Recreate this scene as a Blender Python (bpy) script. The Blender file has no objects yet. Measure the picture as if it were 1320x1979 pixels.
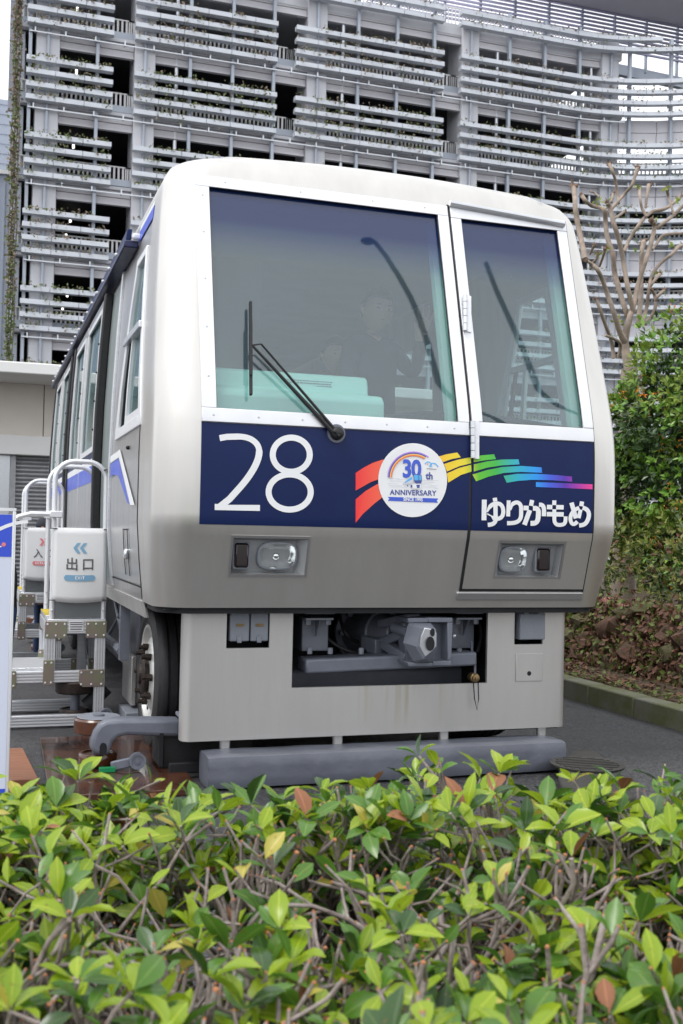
import bpy, bmesh, math, random
from mathutils import Vector, Matrix, noise
random.seed(7)
sc = bpy.context.scene
COL = sc.collection
rad = math.radians

# ---------------------------------------------------------------- camera (solved from the vanishing points of the train)
ROT = Matrix(((0.94829853, -0.02666476, -0.31625763),
              (-0.31668956, -0.01381836, -0.94842858),
              (0.02091946, 0.99954892, -0.02154838)))
CAM = Vector((-2.03928, -5.06797, 1.25))
FPX, PCX, PCY = 2093.38, 660.0, 989.5
cd = bpy.data.cameras.new('camera'); cam = bpy.data.objects.new('camera', cd); COL.objects.link(cam)
cam.matrix_world = Matrix.Translation(CAM) @ ROT.to_4x4()
cd.sensor_fit = 'VERTICAL'; cd.sensor_height = 36.0; cd.lens = 38.081
cd.clip_start = 0.05; cd.clip_end = 600
cd.dof.use_dof = True; cd.dof.focus_distance = 5.5; cd.dof.aperture_fstop = 7.5
sc.camera = cam

# ---------------------------------------------------------------- overcast sky, soft sun, exposure
SUN_EL, SUN_AZ = 60.0, 245.0
w = bpy.data.worlds.new('World'); sc.world = w; w.use_nodes = True
nt = w.node_tree; bg = nt.nodes['Background']
sky = nt.nodes.new('ShaderNodeTexSky'); sky.sky_type = 'NISHITA'; sky.sun_disc = False
sky.sun_elevation = rad(SUN_EL); sky.sun_rotation = rad(SUN_AZ); sky.dust_density = 6.0; sky.air_density = 1.0
hs = nt.nodes.new('ShaderNodeHueSaturation'); hs.inputs['Saturation'].default_value = 0.12
mx = nt.nodes.new('ShaderNodeMix'); mx.data_type = 'RGBA'; mx.inputs[0].default_value = 0.72
mx.inputs[7].default_value = (9.6, 9.85, 10.3, 1)       # even cloud cover
nt.links.new(sky.outputs[0], hs.inputs['Color']); nt.links.new(hs.outputs[0], mx.inputs[6])
nt.links.new(mx.outputs[2], bg.inputs['Color']); bg.inputs['Strength'].default_value = 0.1
sd = bpy.data.lights.new('sun', 'SUN'); sun = bpy.data.objects.new('sun', sd); COL.objects.link(sun)
sd.energy = 0.8; sd.angle = rad(22); sd.color = (1, .97, .93)
az = rad(SUN_AZ)
sdir = Vector((math.sin(az)*math.cos(rad(SUN_EL)), math.cos(az)*math.cos(rad(SUN_EL)), math.sin(rad(SUN_EL))))
sun.rotation_euler = sdir.to_track_quat('Z', 'Y').to_euler(); sun.location = (0, 0, 30)
sc.view_settings.view_transform = 'Standard'; sc.view_settings.look = 'None'
sc.view_settings.exposure = 0.88; sc.view_settings.gamma = 1.0
try: sc.view_settings.use_curve_mapping = False
except Exception: pass
sc.render.engine = 'CYCLES'

# ---------------------------------------------------------------- photo pixel -> direction -> point on a known plane
def ray(px, py):
    return ROT @ Vector(((px-PCX)/FPX, -(py-PCY)/FPX, -1.0))
def on(px, py, axis, val):
    d = ray(px, py); t = (val-CAM[axis])/d[axis]
    return CAM + d*t
def onx(px, py, v): return on(px, py, 0, v)
def ony(px, py, v): return on(px, py, 1, v)
def onz(px, py, v=0.0): return on(px, py, 2, v)

def lerp(tab, z):
    if z <= tab[0][0]: return tab[0][1]
    for (a, b), (c, d) in zip(tab, tab[1:]):
        if z <= c: return b+(d-b)*(z-a)/(c-a)
    return tab[-1][1]

# ---------------------------------------------------------------- materials
def mat(name, col, rough=.5, metal=0., var=.12, scale=6., bump=0., bscale=60., spec=.5, col2=None, stretch=None, coat=0., detail=6., emit=None, estr=0.):
    m = bpy.data.materials.new(name); m.use_nodes = True
    t = m.node_tree; p = t.nodes['Principled BSDF']; L = t.links
    p.inputs['Roughness'].default_value = rough; p.inputs['Metallic'].default_value = metal
    p.inputs['Specular IOR Level'].default_value = spec; p.inputs['Coat Weight'].default_value = coat
    c = tuple(col[:3])
    c2 = tuple(col2[:3]) if col2 else tuple(x*(1-var) for x in c)
    tc = t.nodes.new('ShaderNodeTexCoord'); src = tc.outputs['Object']
    if stretch:
        mp = t.nodes.new('ShaderNodeMapping'); mp.inputs['Scale'].default_value = stretch
        L.new(src, mp.inputs[0]); src = mp.outputs[0]
    n = t.nodes.new('ShaderNodeTexNoise'); n.inputs['Scale'].default_value = scale; n.inputs['Detail'].default_value = detail
    L.new(src, n.inputs['Vector'])
    mr = t.nodes.new('ShaderNodeMapRange'); mr.inputs['From Min'].default_value = .33; mr.inputs['From Max'].default_value = .67
    L.new(n.outputs[0], mr.inputs[0])
    mi = t.nodes.new('ShaderNodeMix'); mi.data_type = 'RGBA'
    mi.inputs[6].default_value = (*c, 1); mi.inputs[7].default_value = (*c2, 1)
    L.new(mr.outputs[0], mi.inputs[0]); L.new(mi.outputs[2], p.inputs['Base Color'])
    rr = t.nodes.new('ShaderNodeMapRange'); rr.inputs['To Min'].default_value = max(0.02, rough*.85); rr.inputs['To Max'].default_value = min(1, rough*1.18)
    L.new(n.outputs[0], rr.inputs[0]); L.new(rr.outputs[0], p.inputs['Roughness'])
    if bump:
        b = t.nodes.new('ShaderNodeBump'); b.inputs['Strength'].default_value = bump; b.inputs['Distance'].default_value = .01
        n2 = t.nodes.new('ShaderNodeTexNoise'); n2.inputs['Scale'].default_value = bscale; n2.inputs['Detail'].default_value = 3
        L.new(src, n2.inputs['Vector']); L.new(n2.outputs[0], b.inputs['Height']); L.new(b.outputs[0], p.inputs['Normal'])
    if emit:
        p.inputs['Emission Color'].default_value = (*emit, 1); p.inputs['Emission Strength'].default_value = estr
    return m

def leafmat(name, col, col2, trans=.35, rough=.4):
    m = bpy.data.materials.new(name); m.use_nodes = True
    t = m.node_tree; p = t.nodes['Principled BSDF']; L = t.links; out = t.nodes['Material Output']
    g = t.nodes.new('ShaderNodeNewGeometry'); 
    n = t.nodes.new('ShaderNodeTexNoise'); n.inputs['Scale'].default_value = 14
    L.new(g.outputs['Position'], n.inputs['Vector'])
    ad = t.nodes.new('ShaderNodeMath'); ad.operation = 'MULTIPLY_ADD'
    L.new(g.outputs['Random Per Island'], ad.inputs[0]); ad.inputs[1].default_value = .6; 
    mr = t.nodes.new('ShaderNodeMapRange'); mr.inputs['From Min'].default_value = .3; mr.inputs['From Max'].default_value = .7; mr.inputs['To Max'].default_value = .45; mr.inputs['To Min'].default_value = -.05
    L.new(n.outputs[0], mr.inputs[0]); L.new(mr.outputs[0], ad.inputs[2])
    mi = t.nodes.new('ShaderNodeMix'); mi.data_type = 'RGBA'; mi.inputs[6].default_value = (*col, 1); mi.inputs[7].default_value = (*col2, 1)
    L.new(ad.outputs[0], mi.inputs[0])
    # paler midrib and small brown specks
    at = t.nodes.new('ShaderNodeAttribute'); at.attribute_name = 'rib'
    rr = t.nodes.new('ShaderNodeMapRange'); rr.inputs['From Min'].default_value = .86; rr.inputs['From Max'].default_value = .97; rr.inputs['To Max'].default_value = .55; L.new(at.outputs['Fac'], rr.inputs[0])
    m4 = t.nodes.new('ShaderNodeMix'); m4.data_type = 'RGBA'; m4.inputs[7].default_value = (min(1, col2[0]*1.5+.05), min(1, col2[1]*1.25+.05), col2[2]*1.3+.03, 1); L.new(rr.outputs[0], m4.inputs[0]); L.new(mi.outputs[2], m4.inputs[6])
    n5 = t.nodes.new('ShaderNodeTexNoise'); n5.inputs['Scale'].default_value = 130; n5.inputs['Detail'].default_value = 2; L.new(g.outputs['Position'], n5.inputs['Vector'])
    r5 = t.nodes.new('ShaderNodeMapRange'); r5.inputs['From Min'].default_value = .66; r5.inputs['From Max'].default_value = .74; r5.inputs['To Max'].default_value = .7; L.new(n5.outputs[0], r5.inputs[0])
    m5 = t.nodes.new('ShaderNodeMix'); m5.data_type = 'RGBA'; m5.inputs[7].default_value = (.16, .09, .03, 1); L.new(r5.outputs[0], m5.inputs[0]); L.new(m4.outputs[2], m5.inputs[6])
    mi = m5
    L.new(mi.outputs[2], p.inputs['Base Color'])
    p.inputs['Roughness'].default_value = rough
    tr = t.nodes.new('ShaderNodeBsdfTranslucent'); L.new(mi.outputs[2], tr.inputs['Color'])
    ms = t.nodes.new('ShaderNodeMixShader'); ms.inputs[0].default_value = trans
    L.new(p.outputs[0], ms.inputs[1]); L.new(tr.outputs[0], ms.inputs[2]); L.new(ms.outputs[0], out.inputs['Surface'])
    return m

def glassmat(name, tint, haze=.0, hazecol=(.6, .65, .65), drops=0., fres=1.5, band=None):
    """thin pane: fresnel reflection over tinted transparency, with a diffuse haze: dirty film plus painted-in reflection"""
    m = bpy.data.materials.new(name); m.use_nodes = True
    t = m.node_tree; L = t.links; t.nodes.remove(t.nodes['Principled BSDF']); out = t.nodes['Material Output']
    tr = t.nodes.new('ShaderNodeBsdfTransparent'); gl = t.nodes.new('ShaderNodeBsdfGlossy'); gl.inputs['Roughness'].default_value = .02
    lw = t.nodes.new('ShaderNodeLayerWeight'); lw.inputs['Blend'].default_value = .5
    pw = t.nodes.new('ShaderNodeMath'); pw.operation = 'POWER'; pw.inputs[1].default_value = 5; L.new(lw.outputs['Facing'], pw.inputs[0])
    fr = t.nodes.new('ShaderNodeMath'); fr.operation = 'MULTIPLY_ADD'; fr.inputs[1].default_value = 1-fres; fr.inputs[2].default_value = fres; L.new(pw.outputs[0], fr.inputs[0])
    tr.inputs['Color'].default_value = (*tint, 1)
    g = t.nodes.new('ShaderNodeNewGeometry')
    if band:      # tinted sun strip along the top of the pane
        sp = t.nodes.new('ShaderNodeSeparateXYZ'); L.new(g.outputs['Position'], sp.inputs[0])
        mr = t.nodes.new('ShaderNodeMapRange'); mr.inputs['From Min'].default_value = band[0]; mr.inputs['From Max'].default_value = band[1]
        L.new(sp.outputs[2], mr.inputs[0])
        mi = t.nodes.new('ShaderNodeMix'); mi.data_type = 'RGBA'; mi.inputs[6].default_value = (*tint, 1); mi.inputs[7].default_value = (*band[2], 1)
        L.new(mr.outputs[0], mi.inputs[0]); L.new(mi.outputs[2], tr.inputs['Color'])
    ms = t.nodes.new('ShaderNodeMixShader'); L.new(fr.outputs[0], ms.inputs[0]); L.new(tr.outputs[0], ms.inputs[1]); L.new(gl.outputs[0], ms.inputs[2])
    last = ms
    if haze:
        df = t.nodes.new('ShaderNodeBsdfDiffuse'); df.inputs['Color'].default_value = (*hazecol, 1)
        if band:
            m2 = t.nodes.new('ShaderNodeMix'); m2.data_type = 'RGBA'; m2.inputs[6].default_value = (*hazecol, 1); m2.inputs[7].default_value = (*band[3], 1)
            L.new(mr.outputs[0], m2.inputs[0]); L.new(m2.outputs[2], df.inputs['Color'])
        n = t.nodes.new('ShaderNodeTexNoise'); n.inputs['Scale'].default_value = 3.5; n.inputs['Detail'].default_value = 8
        L.new(g.outputs['Position'], n.inputs['Vector'])
        hr = t.nodes.new('ShaderNodeMapRange'); hr.inputs['To Min'].default_value = haze*.75; hr.inputs['To Max'].default_value = haze*1.25
        L.new(n.outputs[0], hr.inputs[0])
        hv = hr.outputs[0]
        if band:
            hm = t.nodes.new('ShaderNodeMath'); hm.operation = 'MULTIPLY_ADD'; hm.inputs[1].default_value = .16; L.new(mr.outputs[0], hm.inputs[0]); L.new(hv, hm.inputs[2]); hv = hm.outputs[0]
        m3 = t.nodes.new('ShaderNodeMixShader'); L.new(hv, m3.inputs[0]); L.new(ms.outputs[0], m3.inputs[1]); L.new(df.outputs[0], m3.inputs[2]); last = m3
    if drops:
        b = t.nodes.new('ShaderNodeBump'); b.inputs['Strength'].default_value = drops; b.inputs['Distance'].default_value = .002
        v = t.nodes.new('ShaderNodeTexVoronoi'); v.inputs['Scale'].default_value = 90
        L.new(g.outputs['Position'], v.inputs['Vector'])
        v2 = t.nodes.new('ShaderNodeMapRange'); v2.inputs['From Max'].default_value = .25; v2.inputs['To Min'].default_value = 1; v2.inputs['To Max'].default_value = 0
        L.new(v.outputs['Distance'], v2.inputs[0]); L.new(v2.outputs[0], b.inputs['Height']); L.new(b.outputs[0], gl.inputs['Normal'])
    L.new(last.outputs[0], out.inputs['Surface'])
    return m

M = {}
M['steel']   = mat('brushed_stainless', (.655, .637, .605), .33, .8, .10, 1.0, .22, 2.2, stretch=(6, 6, .8))
M['steel_v'] = mat('brushed_stainless_side', (.56, .555, .55), .3, .9, .1, 2.0, .04, 260, stretch=(1, 8, 1))
M['skirt']   = mat('satin_steel_skirt', (.58, .57, .555), .36, .65, .10, 1.0, .22, 2.2, stretch=(6, 6, .8))
M['alu']     = mat('aluminium_frame', (.78, .79, .81), .42, .45, .05, 8, .03, 200)
M['alu2']    = mat('extruded_aluminium', (.62, .64, .67), .35, .75, .1, 12, .04, 160, stretch=(1, 1, 6))
M['navy']    = mat('navy_panel', (.006, .017, .085), .4, 0, .15, 3, spec=.22)
M['white']   = mat('white_vinyl', (.82, .83, .84), .35, 0, .03, 4)
M['rubber']  = mat('black_rubber', (.012, .012, .014), .55, 0, .3, 30, .1, 120)
M['tyre']    = mat('tyre_rubber', (.020, .020, .022), .6, 0, .35, 18, .1, 90)
M['dark']    = mat('dark_cavity_steel', (.012, .013, .016), .7, .2, .3, 9)
M['grey']    = mat('grey_machine_paint', (.17, .185, .225), .38, .1, .18, 10, .08, 70)
M['grey_l']  = mat('light_grey_box_paint', (.24, .26, .30), .42, .1, .12, 10, .05, 70)
M['vinyl']   = mat('grey_vinyl_wrap', (.125, .135, .165), .36, 0, .22, 5, .9, 7)
M['blue']    = mat('blue_vinyl', (.035, .085, .62), .3, 0, .08, 6)
M['gutter']  = mat('dark_blue_gutter', (.025, .03, .085), .3, .2, .3, 6)
M['jamb']    = mat('sage_door_jamb', (.22, .255, .25), .45, .2, .12, 6)
M['recess']  = mat('lamp_recess_grey', (.36, .37, .38), .45, .1, .08, 9)
M['chrome']  = mat('chrome_reflector', (.82, .84, .84), .12, 1, .1, 20)
M['redlens'] = mat('dark_red_lens', (.014, .005, .005), .15, 0, .3, 40, coat=.5)
M['interior']= mat('cab_lining', (.36, .37, .36), .6, 0, .1, 4)
M['mint']    = mat('mint_console_cover', (.50, .84, .72), .45, 0, .06, 5)
M['dash']    = mat('black_dash', (.02, .021, .023), .5, 0, .3, 10)
M['brown']   = mat('brown_urethane', (.115, .035, .012), .22, 0, .45, 14, coat=.5)
M['rim']     = mat('painted_wheel_rim', (.72, .72, .70), .35, .5, .15, 9)
M['rust']    = mat('greasy_hub', (.035, .024, .02), .5, .5, .5, 40, .3, 80)
M['brass']   = mat('dull_brass', (.28, .20, .10), .4, .8, .3, 30)
M['zinc']    = mat('yellow_zinc_plate', (.30, .31, .20), .38, .7, .3, 14, col2=(.33, .24, .24))
M['shutter'] = mat('shutter_steel', (.34, .345, .36), .45, .4, .15, 8)
M['wallwht'] = mat('white_wall_panel', (.76, .755, .74), .6, 0, .05, 1.5)
M['cream']   = mat('cream_wall_panel', (.68, .63, .57), .65, 0, .06, 1.5)
M['board']   = mat('white_sign_board', (.62, .66, .78), .4, 0, .03, 3)
M['sheet']   = mat('white_sign_sheet', (.74, .75, .75), .35, 0, .05, 3)
M['wood']    = mat('plywood', (.30, .13, .065), .55, 0, .3, 5, .1, 60, stretch=(1, 9, 1), col2=(.20, .075, .035))
M['wetwood'] = mat('wet_plywood', (.10, .034, .015), .14, 0, .5, 3.4, .12, 60, stretch=(1, 1.5, 1), col2=(.014, .008, .007), coat=.5, detail=9.)
M['skin']    = mat('skin', (.48, .28, .20), .5, 0, .08, 12)
M['hair']    = mat('dark_hair', (.012, .010, .009), .45, 0, .3, 60, .3, 150)
M['bark']    = mat('hedge_bark', (.36, .305, .285), .8, 0, .4, 30, .35, 120, col2=(.16, .125, .115))
M['cut']     = mat('cut_twig_end', (.42, .17, .075), .7, 0, .2, 50)

def add_stain(m):
    # yellowish drip marks running down from the coupler opening
    t = m.node_tree; L = t.links; p = t.nodes['Principled BSDF']; src = p.inputs['Base Color'].links[0].from_socket
    g = t.nodes.new('ShaderNodeNewGeometry'); sp = t.nodes.new('ShaderNodeSeparateXYZ'); L.new(g.outputs['Position'], sp.inputs[0])
    mp = t.nodes.new('ShaderNodeMapping'); mp.inputs['Scale'].default_value = (26, 0, 1.6); L.new(g.outputs['Position'], mp.inputs[0])
    n = t.nodes.new('ShaderNodeTexNoise'); n.inputs['Scale'].default_value = 1.0; n.inputs['Detail'].default_value = 4; L.new(mp.outputs[0], n.inputs['Vector'])
    a = t.nodes.new('ShaderNodeMapRange'); a.inputs['From Min'].default_value = .50; a.inputs['From Max'].default_value = .72; L.new(n.outputs[0], a.inputs[0])
    bx = t.nodes.new('ShaderNodeMapRange'); bx.inputs['From Min'].default_value = .38; bx.inputs['From Max'].default_value = .05; ab = t.nodes.new('ShaderNodeMath'); ab.operation = 'ABSOLUTE'
    su = t.nodes.new('ShaderNodeMath'); su.operation = 'SUBTRACT'; su.inputs[1].default_value = .12; L.new(sp.outputs[0], su.inputs[0]); L.new(su.outputs[0], ab.inputs[0]); L.new(ab.outputs[0], bx.inputs[0])
    bz = t.nodes.new('ShaderNodeMapRange'); bz.inputs['From Min'].default_value = .22; bz.inputs['From Max'].default_value = .46; L.new(sp.outputs[2], bz.inputs[0])
    cz = t.nodes.new('ShaderNodeMath'); cz.operation = 'LESS_THAN'; cz.inputs[1].default_value = .47; L.new(sp.outputs[2], cz.inputs[0])
    v = a.outputs[0]
    for q in (bx.outputs[0], bz.outputs[0], cz.outputs[0]):
        mm = t.nodes.new('ShaderNodeMath'); mm.operation = 'MULTIPLY'; L.new(v, mm.inputs[0]); L.new(q, mm.inputs[1]); v = mm.outputs[0]
    mi = t.nodes.new('ShaderNodeMix'); mi.data_type = 'RGBA'; mi.inputs[7].default_value = (.42, .38, .26, 1); L.new(src, mi.inputs[6]); L.new(v, mi.inputs[0]); L.new(mi.outputs[2], p.inputs['Base Color'])
add_stain(M['skirt'])
glass_front = glassmat('windscreen_glass', (.84, .90, .905), .055, (.34, .49, .58), .0, .092, (2.64, 2.84, (.42, .50, .72), (.035, .075, .25)))  # blue-grey haze: wet dirty film, and sky reflection painted into its colour
glass_side  = glassmat('side_window_glass', (.88, .97, .96), .06, (.12, .50, .55), .0, .06)  # teal haze colour stands in for reflections on the side panes
lens_glass  = glassmat('lamp_lens_glass', (.97, .98, .98), .012, (.6, .6, .6), .25, .05)

# ---------------------------------------------------------------- mesh helpers
class MB:
    def __init__(s): s.v = []; s.f = []; s.m = []
    def add(s, vs, fs, mi=0):
        o = len(s.v); s.v += [tuple(v) for v in vs]; s.f += [tuple(o+i for i in f) for f in fs]; s.m += [mi]*len(fs); return s
    def box(s, a, b, mi=0):
        x0, y0, z0 = (min(p, q) for p, q in zip(a, b)); x1, y1, z1 = (max(p, q) for p, q in zip(a, b))
        v = [(x0,y0,z0),(x1,y0,z0),(x1,y1,z0),(x0,y1,z0),(x0,y0,z1),(x1,y0,z1),(x1,y1,z1),(x0,y1,z1)]
        return s.add(v, [(0,3,2,1),(4,5,6,7),(0,1,5,4),(1,2,6,5),(2,3,7,6),(3,0,4,7)], mi)
    def obox(s, c, size, mtx, mi=0):
        hx, hy, hz = (q/2 for q in size); c = Vector(c)
        v = [c+mtx@Vector((sx*hx, sy*hy, sz*hz)) for sz in (-1,1) for sx, sy in ((-1,-1),(1,-1),(1,1),(-1,1))]
        return s.add(v, [(0,3,2,1),(4,5,6,7),(0,1,5,4),(1,2,6,5),(2,3,7,6),(3,0,4,7)], mi)
    def bar(s, p, q, wd, th, up=(0,0,1), mi=0):
        p, q = Vector(p), Vector(q); d = (q-p); L = d.length; d.normalize(); up = Vector(up)
        sd = d.cross(up); 
        if sd.length < 1e-4: sd = d.cross(Vector((1,0,0)))
        sd.normalize(); u = sd.cross(d)
        m = Matrix((d, sd, u)).transposed()
        return s.obox((p+q)/2, (L, wd, th), m, mi)
    def tube(s, path, r, n=8, caps=True, mi=0, flat=1.0):
        P = [Vector(p) for p in path]; R = r if isinstance(r, (list, tuple)) else [r]*len(P)
        vs = []; fs = []; ref = None
        for i, p in enumerate(P):
            t = (P[min(i+1, len(P)-1)]-P[max(i-1, 0)])
            if t.length < 1e-9: t = Vector((0,0,1))
            t.normalize()
            if ref is None:
                ref = Vector((0,0,1)) if abs(t.z) < .9 else Vector((1,0,0))
            a = t.cross(ref)
            if a.length < 1e-4: a = t.orthogonal()
            a.normalize(); b = a.cross(t); ref = b
            for k in range(n):
                an = 2*math.pi*k/n
                vs.append(p + a*math.cos(an)*R[i] + b*math.sin(an)*R[i]*flat)
        for i in range(len(P)-1):
            for k in range(n):
                fs.append((i*n+k, i*n+(k+1)%n, (i+1)*n+(k+1)%n, (i+1)*n+k))
        if caps: fs.append(tuple(range(n))[::-1]); fs.append(tuple(range((len(P)-1)*n, len(P)*n)))
        return s.add(vs, fs, mi)
    def cyl(s, p, q, r, r2=None, n=16, mi=0):
        return s.tube([p, q], [r, r if r2 is None else r2], n, True, mi)
    def lathe(s, prof, c, axis, n=28, mi=0):
        """prof: (distance along axis, radius)"""
        a = Vector(axis).normalized(); u = a.orthogonal().normalized(); v = a.cross(u); c = Vector(c)
        vs = []; fs = []
        for h, r in prof:
            for k in range(n):
                an = 2*math.pi*k/n; vs.append(c+a*h+(u*math.cos(an)+v*math.sin(an))*max(r, 1e-5))
        for i in range(len(prof)-1):
            for k in range(n): fs.append((i*n+k, i*n+(k+1)%n, (i+1)*n+(k+1)%n, (i+1)*n+k))
        return s.add(vs, fs, mi)
    def ball(s, c, r, n=10, m=6, sc3=(1,1,1), mi=0):
        vs = []; fs = []
        for i in range(m+1):
            th = math.pi*i/m
            for k in range(n):
                ph = 2*math.pi*k/n
                vs.append((c[0]+r*sc3[0]*math.sin(th)*math.cos(ph), c[1]+r*sc3[1]*math.sin(th)*math.sin(ph), c[2]+r*sc3[2]*math.cos(th)))
        for i in range(m):
            for k in range(n): fs.append((i*n+k, (i+1)*n+k, (i+1)*n+(k+1)%n, i*n+(k+1)%n))
        return s.add(vs, fs, mi)
    def prism(s, poly, d, mi=0):
        """poly: 3D outline; d: extrusion vector"""
        n = len(poly); d = Vector(d); P = [Vector(p) for p in poly]
        return s.add(P+[p+d for p in P], [tuple(range(n))[::-1], tuple(range(n, 2*n))]+[(i, (i+1)%n, n+(i+1)%n, n+i) for i in range(n)], mi)
    def build(s, name, m, parent=None, bevel=0., smooth=True, angle=35, seg=2):
        me = bpy.data.meshes.new(name); me.from_pydata(s.v, [], s.f)
        ms = m if isinstance(m, (list, tuple)) else [m]
        for x in ms: me.materials.append(M[x] if isinstance(x, str) else x)
        if len(ms) > 1: me.polygons.foreach_set('material_index', s.m)
        bm = bmesh.new(); bm.from_mesh(me); bmesh.ops.recalc_face_normals(bm, faces=bm.faces); bm.to_mesh(me); bm.free()
        if smooth: me.shade_smooth(); me.set_sharp_from_angle(angle=rad(angle))
        return link(name, me, parent, bevel, seg)

def link(name, me, parent=None, bevel=0., seg=2):
    o = bpy.data.objects.new(name, me); COL.objects.link(o)
    if parent: attach(o, parent)
    if bevel:
        b = o.modifiers.new('bevel', 'BEVEL'); b.width = bevel; b.segments = seg; b.limit_method = 'ANGLE'; b.angle_limit = rad(40)
        b.harden_normals = False
    return o
def wloc(o):
    m = Matrix.Identity(4)
    while o:
        m = Matrix.Translation(o.location) @ o.rotation_euler.to_matrix().to_4x4() @ m if o.parent is None else (o.matrix_parent_inverse @ Matrix.Translation(o.location) @ o.rotation_euler.to_matrix().to_4x4()) @ m
        o = o.parent
    return m
def attach(o, parent):
    o.parent = parent; o.matrix_parent_inverse = wloc(parent).inverted()
def tag(o, label=None, cat=None, group=None, kind=None):
    if label: o['label'] = label
    if cat: o['category'] = cat
    if group: o['group'] = group
    if kind: o['kind'] = kind
    return o
def thing(name, loc, label, cat, group=None):
    o = bpy.data.objects.new(name, None); COL.objects.link(o); o.location = loc; o.empty_display_size = .2
    return tag(o, label, cat, group)

def stroke(pts, width, closed=False, w2=None):
    """2D ribbon (list of left/right points) along a centre line"""
    P = [Vector((p[0], p[1])) for p in pts]; n = len(P); L = []; Rr = []
    for i, p in enumerate(P):
        a = P[(i-1) % n] if (closed or i > 0) else P[i]; b = P[(i+1) % n] if (closed or i < n-1) else P[i]
        t = (b-a); t.normalize(); nn = Vector((-t.y, t.x))
        ww = (width[min(i, len(width)-1)] if isinstance(width, (list, tuple)) else width)/2
        L.append(p+nn*ww); Rr.append(p-nn*ww)
    return L, Rr
def bez(p0, p1, p2, p3, n=10):
    out = []
    for i in range(n+1):
        t = i/n; u = 1-t
        out.append(tuple(u**3*a+3*u*u*t*b+3*u*t*t*c+t**3*d for a, b, c, d in zip(p0, p1, p2, p3)))
    return out
def arc(cx, cy, rx, ry, a0, a1, n=24):
    return [(cx+rx*math.cos(rad(a0+(a1-a0)*i/n)), cy+ry*math.sin(rad(a0+(a1-a0)*i/n))) for i in range(n+1)]
class Decal:
    """flat print: shapes given in 2D and mapped by fn to a surface"""
    def __init__(s, fn, lift=(0, -.00025, 0)): s.fn = fn; s.b = MB(); s.l = Vector(lift); s.k = 0
    def up(s): s.k += 1; return s.l*s.k
    def poly(s, pts, mi=0): e = s.up(); s.b.add([s.fn(*p)+e for p in pts], [tuple(range(len(pts)))], mi); return s
    def stroke(s, pts, w, closed=False, mi=0):
        L, R = stroke(pts, w, closed); n = len(L)
        e = s.up(); vs = [s.fn(*p)+e for p in L]+[s.fn(*p)+e for p in R]
        fs = [(i, i+1, n+i+1, n+i) for i in range(n-1)]
        if closed: fs.append((n-1, 0, n, 2*n-1))
        s.b.add(vs, fs, mi); return s
    def build(s, name, m, parent, kind=None): return tag(s.b.build(name, m, parent, smooth=False), kind=kind)
def text_mesh(body, size, fn, name, m, parent, bold=0., align='CENTER', spacing=1.0):
    c = bpy.data.curves.new(name, 'FONT'); c.body = body; c.size = size; c.align_x = align; c.align_y = 'CENTER'; c.offset = bold; c.space_character = spacing; c.resolution_u = 4
    o = bpy.data.objects.new(name, c); COL.objects.link(o)
    bpy.context.view_layer.update()
    me = bpy.data.meshes.new_from_object(o.evaluated_get(bpy.context.evaluated_depsgraph_get()))
    bpy.data.objects.remove(o); bpy.data.curves.remove(c)
    for v in me.vertices: v.co = fn(v.co.x, v.co.y)
    me.materials.clear(); me.materials.append(M[m] if isinstance(m, str) else m); me.name = name
    return link(name, me, parent)
# ================================================================ SETTING
def asphalt():
    m = bpy.data.materials.new('asphalt'); m.use_nodes = True; t = m.node_tree; L = t.links; p = t.nodes['Principled BSDF']
    g = t.nodes.new('ShaderNodeNewGeometry')
    v = t.nodes.new('ShaderNodeTexVoronoi'); v.inputs['Scale'].default_value = 95; L.new(g.outputs['Position'], v.inputs['Vector'])
    n = t.nodes.new('ShaderNodeTexNoise'); n.inputs['Scale'].default_value = 1.1; n.inputs['Detail'].default_value = 7; L.new(g.outputs['Position'], n.inputs['Vector'])
    cr = t.nodes.new('ShaderNodeValToRGB'); cr.color_ramp.elements[0].color = (.013, .013, .014, 1); cr.color_ramp.elements[1].color = (.085, .085, .09, 1)
    s = t.nodes.new('ShaderNodeSeparateColor'); L.new(v.outputs['Color'], s.inputs[0]); L.new(s.outputs[0], cr.inputs[0])
    mi = t.nodes.new('ShaderNodeMix'); mi.data_type = 'RGBA'; mi.blend_type = 'MULTIPLY'; mi.inputs[0].default_value = .8
    L.new(cr.outputs[0], mi.inputs[6]); 
    c2 = t.nodes.new('ShaderNodeValToRGB'); c2.color_ramp.elements[0].position = .35; c2.color_ramp.elements[1].position = .65
    c2.color_ramp.elements[0].color = (.55, .55, .56, 1); c2.color_ramp.elements[1].color = (1, 1, 1, 1); L.new(n.outputs[0], c2.inputs[0]); L.new(c2.outputs[0], mi.inputs[7])
    L.new(mi.outputs[2], p.inputs['Base Color'])
    r = t.nodes.new('ShaderNodeMapRange'); r.inputs['From Min'].default_value = .35; r.inputs['From Max'].default_value = .65; r.inputs['To Min'].default_value = .42; r.inputs['To Max'].default_value = .75
    L.new(n.outputs[0], r.inputs[0]); L.new(r.outputs[0], p.inputs['Roughness'])
    b = t.nodes.new('ShaderNodeBump'); b.inputs['Strength'].default_value = .6; b.inputs['Distance'].default_value = .006; L.new(v.outputs['Distance'], b.inputs['Height']); L.new(b.outputs[0], p.inputs['Normal'])
    return m
M['asphalt'] = asphalt()
b = MB(); b.add([(-250, -250, 0), (250, -250, 0), (250, 250, 0), (-250, 250, 0)], [(0, 1, 2, 3)])
tag(b.build('ground', 'asphalt'), 'dark grey asphalt yard', kind='structure')

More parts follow.
